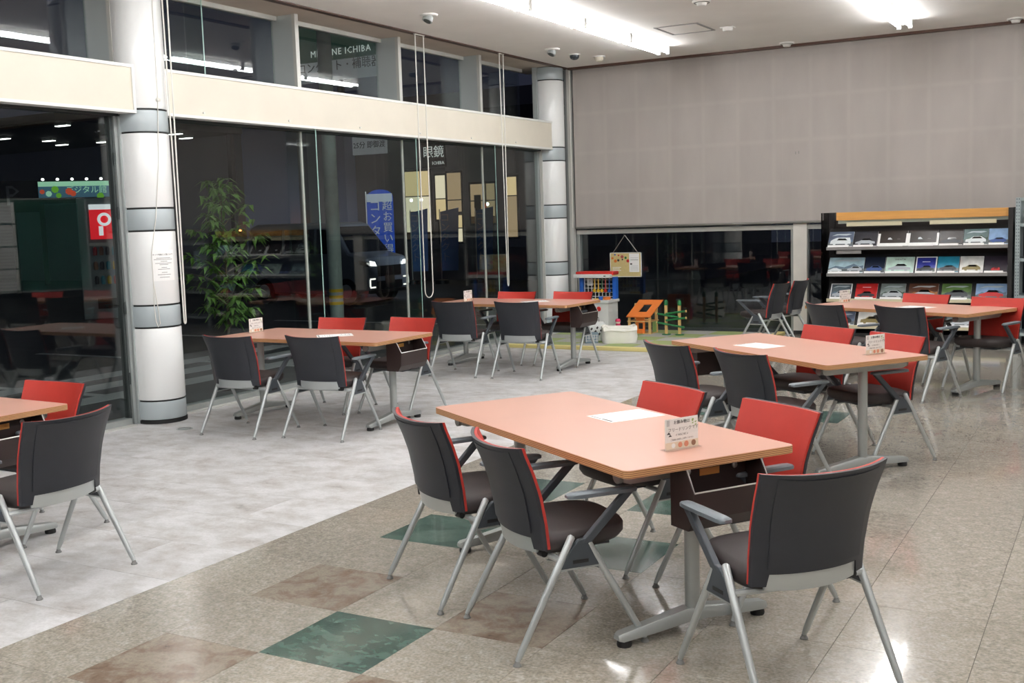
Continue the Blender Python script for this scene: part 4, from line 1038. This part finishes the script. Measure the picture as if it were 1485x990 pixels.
for k in range(40):
    q = k/39; z = .62+1.45*q
    r0 = .14+.30*(sin(pi*min(1, q*1.05+.05)))*(.7+.5*rr.random())
    a = k*2.4+rr.random(); base = Vector((.01, .01, z)); tip = base+Vector((cos(a)*r0, sin(a)*r0, .10+.12*rr.random()))
    brm.tube([base, (base+tip)/2+Vector((0, 0, .03)), tip], [.005, .004, .002], 5)
    for j in range(16):
        t_ = .25+.75*rr.random(); p = base.lerp(tip, t_); an = rr.random()*2*pi
        leaf(lf, p, Vector((cos(an), sin(an), .1-.5*rr.random())), .11+.07*rr.random(), .019+.010*rr.random())
brm.build('branches', 'bark', pt, True); lf.build('foliage', 'leaf', pt, kind='stuff')
# steel pole with a yellow band
sp = thing('steel_pole', 'grey steel pole with yellow bands outside the window', 'pole', (-3.55, 13.93, -.03))
MB().lathe([(.001, 0), (.11, 0), (.11, 6.5), (.001, 6.5)], n=24).build('shaft', 'pole_green', sp, True)
for z in (.42, .52, .62): MB().lathe([(.112, z), (.113, z+.05)], n=24).build('yellow_band', 'toy_yellow', sp, True)
# lit shop building across the car park, facade on y = 27
sb = thing('shop_building', 'dark shop building with warm lit windows across the car park', 'building', (0, 27, -.03))
box('facade', 'facade', -30, -2, 0, 6, 0, 5.3, sb)
box('pilaster', 'facade_blue', -16.9, -15.1, -.5, 0, 0, 5.4, sb); box('pilaster', 'facade_light', -14.4, -13.7, -.4, 0, 0, 5.4, sb); box('pilaster', 'facade_blue', -13.3, -12.9, -.5, 0, 0, 5.4, sb)
box('canopy', 'facade_dark', -11.6, -5, -.8, 0, 4.35, 4.7, sb)
for x in (-15.0, -13.4, -11.7): box('sign_post', 'facade_dark', x-.08, x+.08, .05, .2, 5.3, 7.5, sb)  # posts assumed, to hold the roof sign up
for x0, x1, z0, zm, z1, m, m2 in ((-11.1, -10.25, 1.2, 2.45, 3.15, 'lit_window', 'lit_window_white'), (-10.05, -9.73, 1.75, 2.35, 3.0, 'lit_window_white', 'lit_window'), (-9.65, -9.2, 1.95, 2.3, 3.05, 'lit_window_soft', 'lit_window_soft'),
        (-9.95, -9.72, 1.1, 1.4, 1.7, 'lit_window_soft', 'lit_window_soft'), (-9.6, -9.2, 1.1, 1.5, 1.85, 'lit_window', 'lit_window_white'), (-8.88, -8.1, 1.6, 2.25, 2.7, 'lit_window_soft', 'lit_window_soft'), (-7.7, -7.4, 1.2, 2.35, 2.85, 'lit_window', 'lit_window_soft')):
    f = box('window_frame', 'facade_dark', x0-.06, x1+.06, -.03, .02, z0-.06, z1+.06, sb)
    box('pane', m, x0, x1, -.045, -.03, zm, z1, f); box('pane', m2, x0, x1, -.045, -.03, z0, zm-.03, f)
    if x1-x0 > .5:
        box('glazing_bar', 'facade_dark', x0+(x1-x0)*.62, x0+(x1-x0)*.62+.035, -.055, -.045, z0, z1, f); box('shop_fitting', 'room_thing', x0+.12, x0+.34, -.055, -.045, z0+.35, z0+.8, f)
        box('shop_fitting', 'bill_red', x0+.45, x0+.52, -.055, -.045, z0+.3, z0+.55, f); box('counter', 'header_wood', x0, x1, -.055, -.045, z0, z0+.2, f)
        for q in (.2, .55): MB().lathe([(.001, 0), (.05, 0), (.05, .004), (.001, .004)], (x0+q, -.05, zm-.12), 10, 'y').build('lamp_disc', 'lamp_white', f)
box('grey_panel', 'facade_light', -9.68, -9.27, -.06, 0, 3.12, 3.95, sb); box('grey_panel', 'facade_light', -7.75, -7.4, -.06, 0, 2.95, 3.9, sb); box('grey_panel', 'facade_light', -11.1, -10.3, -.06, 0, 3.25, 4.1, sb)
def psign(name, label, x0, x1, z0, z1, m, y=26.93):
    t = thing(name, label, 'sign', ((x0+x1)/2, y, 0)); box('sign_panel', m, x0-(x0+x1)/2, x1-(x0+x1)/2, -.03, .03, z0, z1, t); return t
s_ = psign('shop_sign', 'dark green roof sign with white capitals seen through the upper window', -15.3, -11.4, 6.56, 7.6, 'sign_green')
text('lettering', 'MEGANE ICHIBA', .27, (.16, -.035, 6.77), (1, 0, 0), (0, 0, 1), 'sign_letter', s_, .004, space=1.15)
s_ = psign('shop_sign', 'white sign with dark Japanese lettering below the green roof sign', -15.3, -11.4, 5.95, 6.54, 'sign_white')
text('lettering', 'コンタクト・補聴器', .345, (.06, -.035, 6.36), (1, 0, 0), (0, 0, 1), 'sign_ink', s_, .004)
s_ = psign('shop_sign', 'small white sign with dark writing high on the building wall', -12.9, -11.67, 3.70, 4.24, 'sign_white')
text('lettering', '25分 即御渡', .22, (0, -.035, 3.97), (1, 0, 0), (0, 0, 1), 'sign_ink', s_, .004)
s_ = psign('shop_sign', 'black sign with white characters above the lit shop windows', -10.44, -9.63, 3.2, 4.1, 'sign_ink')
text('lettering', '眼鏡', .36, (.0, -.035, 3.62), (1, 0, 0), (0, 0, 1), 'sign_letter', s_, .004); text('lettering', 'ICHIBA', .13, (.15, -.035, 3.32), (1, 0, 0), (0, 0, 1), 'sign_letter', s_, .004)
# banners
def banner(x, y, rot, wd, ht, m, label, cols, tm_, zb=.5):
    t = thing('banner_flag', label, 'banner', (x, y, -.03), rot, 'advertising flags outside')
    P = [(-wd/2, zb), (wd/2, zb)]+([(wd/2*cos(a), zb+ht-wd*.28+wd*.28*sin(a)) for a in [pi*k/10 for k in range(11)]] if ht > 2 else [(wd/2+.06, zb+ht), (-wd/2+.0, zb+ht-.1)])
    c = MB().prism(P, lambda a, b, d: (a, d+.02*sin(b*3), b), -.004, .004).build('cloth', m, t)
    if ht > 2: box('header_band', 'banner_white', -wd/2+.01, wd/2-.01, -.03, -.0255, zb+ht-wd*.45, zb+ht-wd*.16, c)
    MB().cyl((-wd/2-.02, 0, 0), (-wd/2-.02, 0, zb+ht*.98), .014, n=8).build('flag_pole', 'wire', t)
    MB().lathe([(.001, 0), (.2, 0), (.18, .1), (.001, .12)], (-wd/2-.02, 0, 0), 16).build('flag_base', 'car_black', t, True)
    for cx, s, sz in cols:
        for k, chx in enumerate(s): text('lettering', chx, sz, (cx, -.03, zb+ht-wd*.62-k*sz*1.02), (1, 0, 0), (0, 0, 1), tm_, c, .002)
    return t
banner(-8.38, 21.9, radians(18), .66, 2.25, 'banner_blue', 'tall blue banner with white Japanese writing behind the car', [(-.12, 'コンタクト', .30), (.19, '超お買い得', .255)], 'banner_white', .25)
for i, (x, y) in enumerate(((-9.5, 25.2), (-8.72, 25.5), (-7.85, 25.9))):
    banner(x, y, radians(10+20*i), .44, 1.7, 'banner_dark', ('left', 'middle', 'right')[i]+' of three dark blue banners before the lit shop windows', [(-.1, 'コンタクト', .26)], 'facade_blue', .35)
# kei wagon facing right
cr = thing('parked_car', 'dark boxy car with lit headlights outside the window', 'car', (-8.0, 19.25, -.03))
prof = [(-1.70, .30), (-1.70, .75), (-1.64, 1.15), (-1.55, 1.66), (-1.35, 1.74), (.55, 1.74), (.75, 1.68), (1.20, 1.08), (1.62, .98), (1.70, .80), (1.70, .30), (1.42, .22), (-1.45, .22)]
MB().prism(prof, lambda a, b, d: (a, d*(1 if b < 1.0 else 1-.12*(b-1.0)/.74), b), -.735, .735).build('body', 'car_paint', cr, bevel=.05)
for s in (-1, 1):
    yy = s*.742
    for P in ([(-1.5, 1.08), (-1.42, 1.55), (-.6, 1.6), (-.6, 1.08)], [(-.52, 1.08), (-.52, 1.6), (.28, 1.6), (.28, 1.08)], [(.36, 1.08), (.36, 1.6), (.62, 1.58), (.98, 1.08)]):
        MB().prism(P, lambda a, b, d: (a, (yy+s*d)*(1-.10*(b-1.0)/.74), b), -.005, .012).build('side_window', 'car_glass', cr)
    for x in (-1.12, 1.12):
        wl_ = MB().lathe([(.001, 0), (.27, 0), (.28, .03), (.28, .15), (.001, .15)], (x, s*.75-(0.15 if s > 0 else 0), .28), 24, 'y').build('wheel', 'car_black', cr, True)
        MB().lathe([(.001, 0), (.15, 0), (.15, .01), (.001, .012)], (x, s*.75+(.0 if s > 0 else -.012), .28), 16, 'y').build('hubcap', 'chair_silver', wl_, True)
    MB().prism([(1.45, .93), (1.66, .90), (1.70, .80), (1.50, .84)], lambda a, b, d: (a, s*(.60+d), b), 0, .15).build('headlight_housing', 'car_glass', cr)
    hl = MB().prism([(.0, .80), (.2, .82), (.22, .91), (.06, .89)], lambda a, b, d: (1.70+d, s*(.46+a), b), 0, .012).build('headlight', 'headlight', cr)
    rl_ = MB().box(1.70, 1.712, s*.60-.09, s*.60+.09, .345, .375).box(1.70, 1.712, s*.60-.09, s*.60+.09, .52, .55).box(1.70, 1.712, s*.69-.015, s*.69+.015, .375, .52).build('running_light', 'running_light', cr)
    box('mirror', 'car_paint', .88, 1.02, s*.80-.07, s*.80+.07, 1.08, 1.22, cr, .02)
MB().prism([(-.66, 0), (.66, 0), (.55, 1), (-.55, 1)], lambda a, b, d: (1.215-.43*b+d, a, 1.10+.54*b), 0, .015).build('windscreen', 'car_glass', cr)
box('grille', 'car_black', 1.70, 1.715, -.42, .42, .58, .80, cr); box('lower_grille', 'car_black', 1.70, 1.715, -.45, .45, .32, .48, cr)
box('number_plate', 'room_thing', 1.712, 1.72, -.165, .165, .42, .585, cr); box('bumper', 'car_black', 1.66, 1.715, -.70, .70, .23, .30, cr, .01)
# vending machine and billboard, its lamplight put into glowing colours, seen through the left glass
vm = thing('vending_machine', 'glowing red and blue drinks vending machine outside the left window', 'vending machine', (-9.86, 15.08, -.03), radians(48))
box('cabinet', 'vend_body', -.62, .58, -.0, .7, 0, 2.35, vm, .02)
box('light_box', 'vend_white', -.40, .55, -.02, 0, 2.12, 2.22, vm)
p = box('red_poster', 'vend_red', -.40, .08, -.025, 0, 1.55, 2.12, vm); box('blue_poster', 'vend_blue', .09, .56, -.025, 0, 1.55, 2.12, vm)
MB().ring((-.13, -.03, 1.93), .10, .032, 'y').build('ring_mark', 'vend_white', p)
box('bar_mark', 'vend_white', -.24, -.16, -.035, -.025, 1.62, 1.8, p)
for r_ in range(3):
    sh = box('display_shelf', 'vend_body', -.40, .55, -.03, 0, 1.08-.0-.28*r_+.12, 1.12-.28*r_+.12, vm)
    for k in range(8): MB().lathe([(.001, 0), (.035, 0), (.04, .03), (.04, .13), (.02, .16), (.001, .165)], (-.34+.115*k, -.03, 1.24-.28*r_), 10).build('bottle', ('p_red', 'brown_print', 'p_dark', 'p_teal', 'toy_yellow')[(k+r_) % 5], sh, True)
box('pickup_flap', 'car_black', -.35, .35, -.02, 0, .2, .4, vm)
bbd = thing('billboard', 'colourful billboard under five small lamps far outside the left window', 'billboard', (-23.44, 25.4, 0), atan2(26.3-24.5, -22.7+24.2))
L2 = 1.18
box('board', 'bill_sky', -L2, L2, -.03, .03, 2.65, 3.38, bbd); box('top_band', 'bill_pale', -L2, L2, -.04, -.03, 3.22, 3.38, bbd); box('lower_band', 'bill_dark', -L2, L2, -.04, -.03, 2.65, 2.85, bbd)
for x in (-1.0, 1.0): box('post', 'facade_dark', x-.08, x+.08, .03, .15, -.03, 3.3, bbd)
text('lettering', 'デジタル館', .26, (.42, -.045, 3.08), (1, 0, 0), (0, 0, 1), 'bill_pale', bbd, .004)
for x, z, r_, m in ((-.95, 3.05, .08, 'bill_red'), (-.75, 2.98, .1, 'bill_pale'), (-.55, 3.12, .12, 'bill_green'), (-.45, 2.92, .09, 'bill_green'), (-.12, 3.05, .12, 'bill_red'), (.0, 2.98, .1, 'bill_red'), (.85, 2.88, .12, 'bill_green')):
    MB().lathe([(.001, 0), (r_, 0), (r_*.8, .006), (.001, .008)], (x, -.05, z), 7, 'y').build('picture_patch', m, bbd)
for k in range(5):
    q = MB().cyl((-.9+.45*k, 0, 3.38), (-.9+.45*k, -.25, 3.46), .012, n=6).build('lamp_arm', 'facade_dark', bbd)
    MB().lathe([(.001, -.04), (.045, -.02), (.05, 0), (.03, .04), (.001, .045)], (-.9+.45*k, -.27, 3.44), 10).build('lamp', 'lamp_white', q, True)
ps = thing('parking_sign', 'dim grey letter P on a wall outside the left window', 'sign', (-20.6, 20.95, 0), radians(52))
box('sign_panel', 'facade_dark', -.7, .7, -.03, .03, 2.3, 3.2, ps); box('post', 'facade_dark', -.06, .06, .03, .12, -.03, 3.0, ps); text('lettering', 'P', .8, (.0, -.035, 2.75), (1, 0, 0), (0, 0, 1), 'facade_light', ps, .004)
cpt = thing('carport', 'dark flat-roofed carport assumed to hold small lamps outside the left window', 'carport', (-15.9, 17.3, -.03))  # carport assumed as a roof for the lamps to hang from
box('roof_slab', 'facade_dark', -5.1, 5.1, -2.6, 2.6, 3.87, 4.02, cpt)
for x in (-4.9, 4.9):
    for y in (-1.0, 2.4): box('post', 'facade_dark', x-.06, x+.06, y-.06, y+.06, 0, 3.87, cpt)
for x, y in ((-11.2, 15.2), (-14.5, 16.3), (-14.4, 17.4), (-15.2, 18.4), (-14.0, 18.6), (-11.3, 18.3), (-12.0, 19.3)):
    l_ = box('lamp_housing', 'fixture_white', x+15.9-.18, x+15.9+.18, y-17.3-.06, y-17.3+.06, 3.82, 3.87, cpt); box('lamp_panel', 'lamp_white', x+15.9-.17, x+15.9+.17, y-17.3-.05, y-17.3+.05, 3.805, 3.82, l_)
struct(box('trim_5', 'facade_dark', -1.4, -.35, YN, 18.0, 4.1, 4.3), 'dark eave slab added outside above the window wall to carry the added floodlight')  # unseen eave, put in only as a mount for the added floodlight
for i_, (x, y) in enumerate(((-14.75, 26.75), (-17.4, 26.75))):  # wall lamps assumed, as a source for the facade's warm glow
    t = thing('assumed_wall_lamp', ('right', 'left')[i_]+' assumed warm wall lamp low on the building across the car park', 'lamp', (x, y, 1.5))
    MB().lathe([(.001, 0), (.07, 0), (.09, .05), (.001, .06)], n=14).build('lamp_cup', 'facade_dark', t, True); MB().lathe([(.001, .06), (.07, .062), (.05, .1), (.001, .11)], n=12).build('bulb', 'warm_bulb', t, True); box('arm', 'facade_dark', -.02, .02, 0, .26, 0, .03, t)
# unseen spot added under the added eave to brighten banner and car
ef = thing('added_floodlight', 'unseen floodlight added outside to brighten the banner and car', 'floodlight', (-1.0, 17.2, 3.6))
MB().box(-.12, .12, -.08, .08, -.06, .06).build('lamp_body', 'dark_frame', ef, bevel=.01)
MB().cyl((0, 0, .06), (0, 0, .5), .02).build('bracket', 'dark_frame', ef)
ld = bpy.data.lights.new('banner_fill', 'SPOT'); ld.energy = 1500; ld.spot_size = radians(38); ld.spot_blend = .8; ld.color = (.85, .92, 1); ld.shadow_soft_size = .1
lo = bpy.data.objects.new('fill_spot', ld); COL.objects.link(lo); lo.parent = ef
dv = Vector((-7.9, 21.0, 1.4))-Vector((-1.0, 17.2, 3.6)); lo.rotation_euler = dv.to_track_quat('-Z', 'Y').to_euler(); lo.location = dv.normalized()*.2
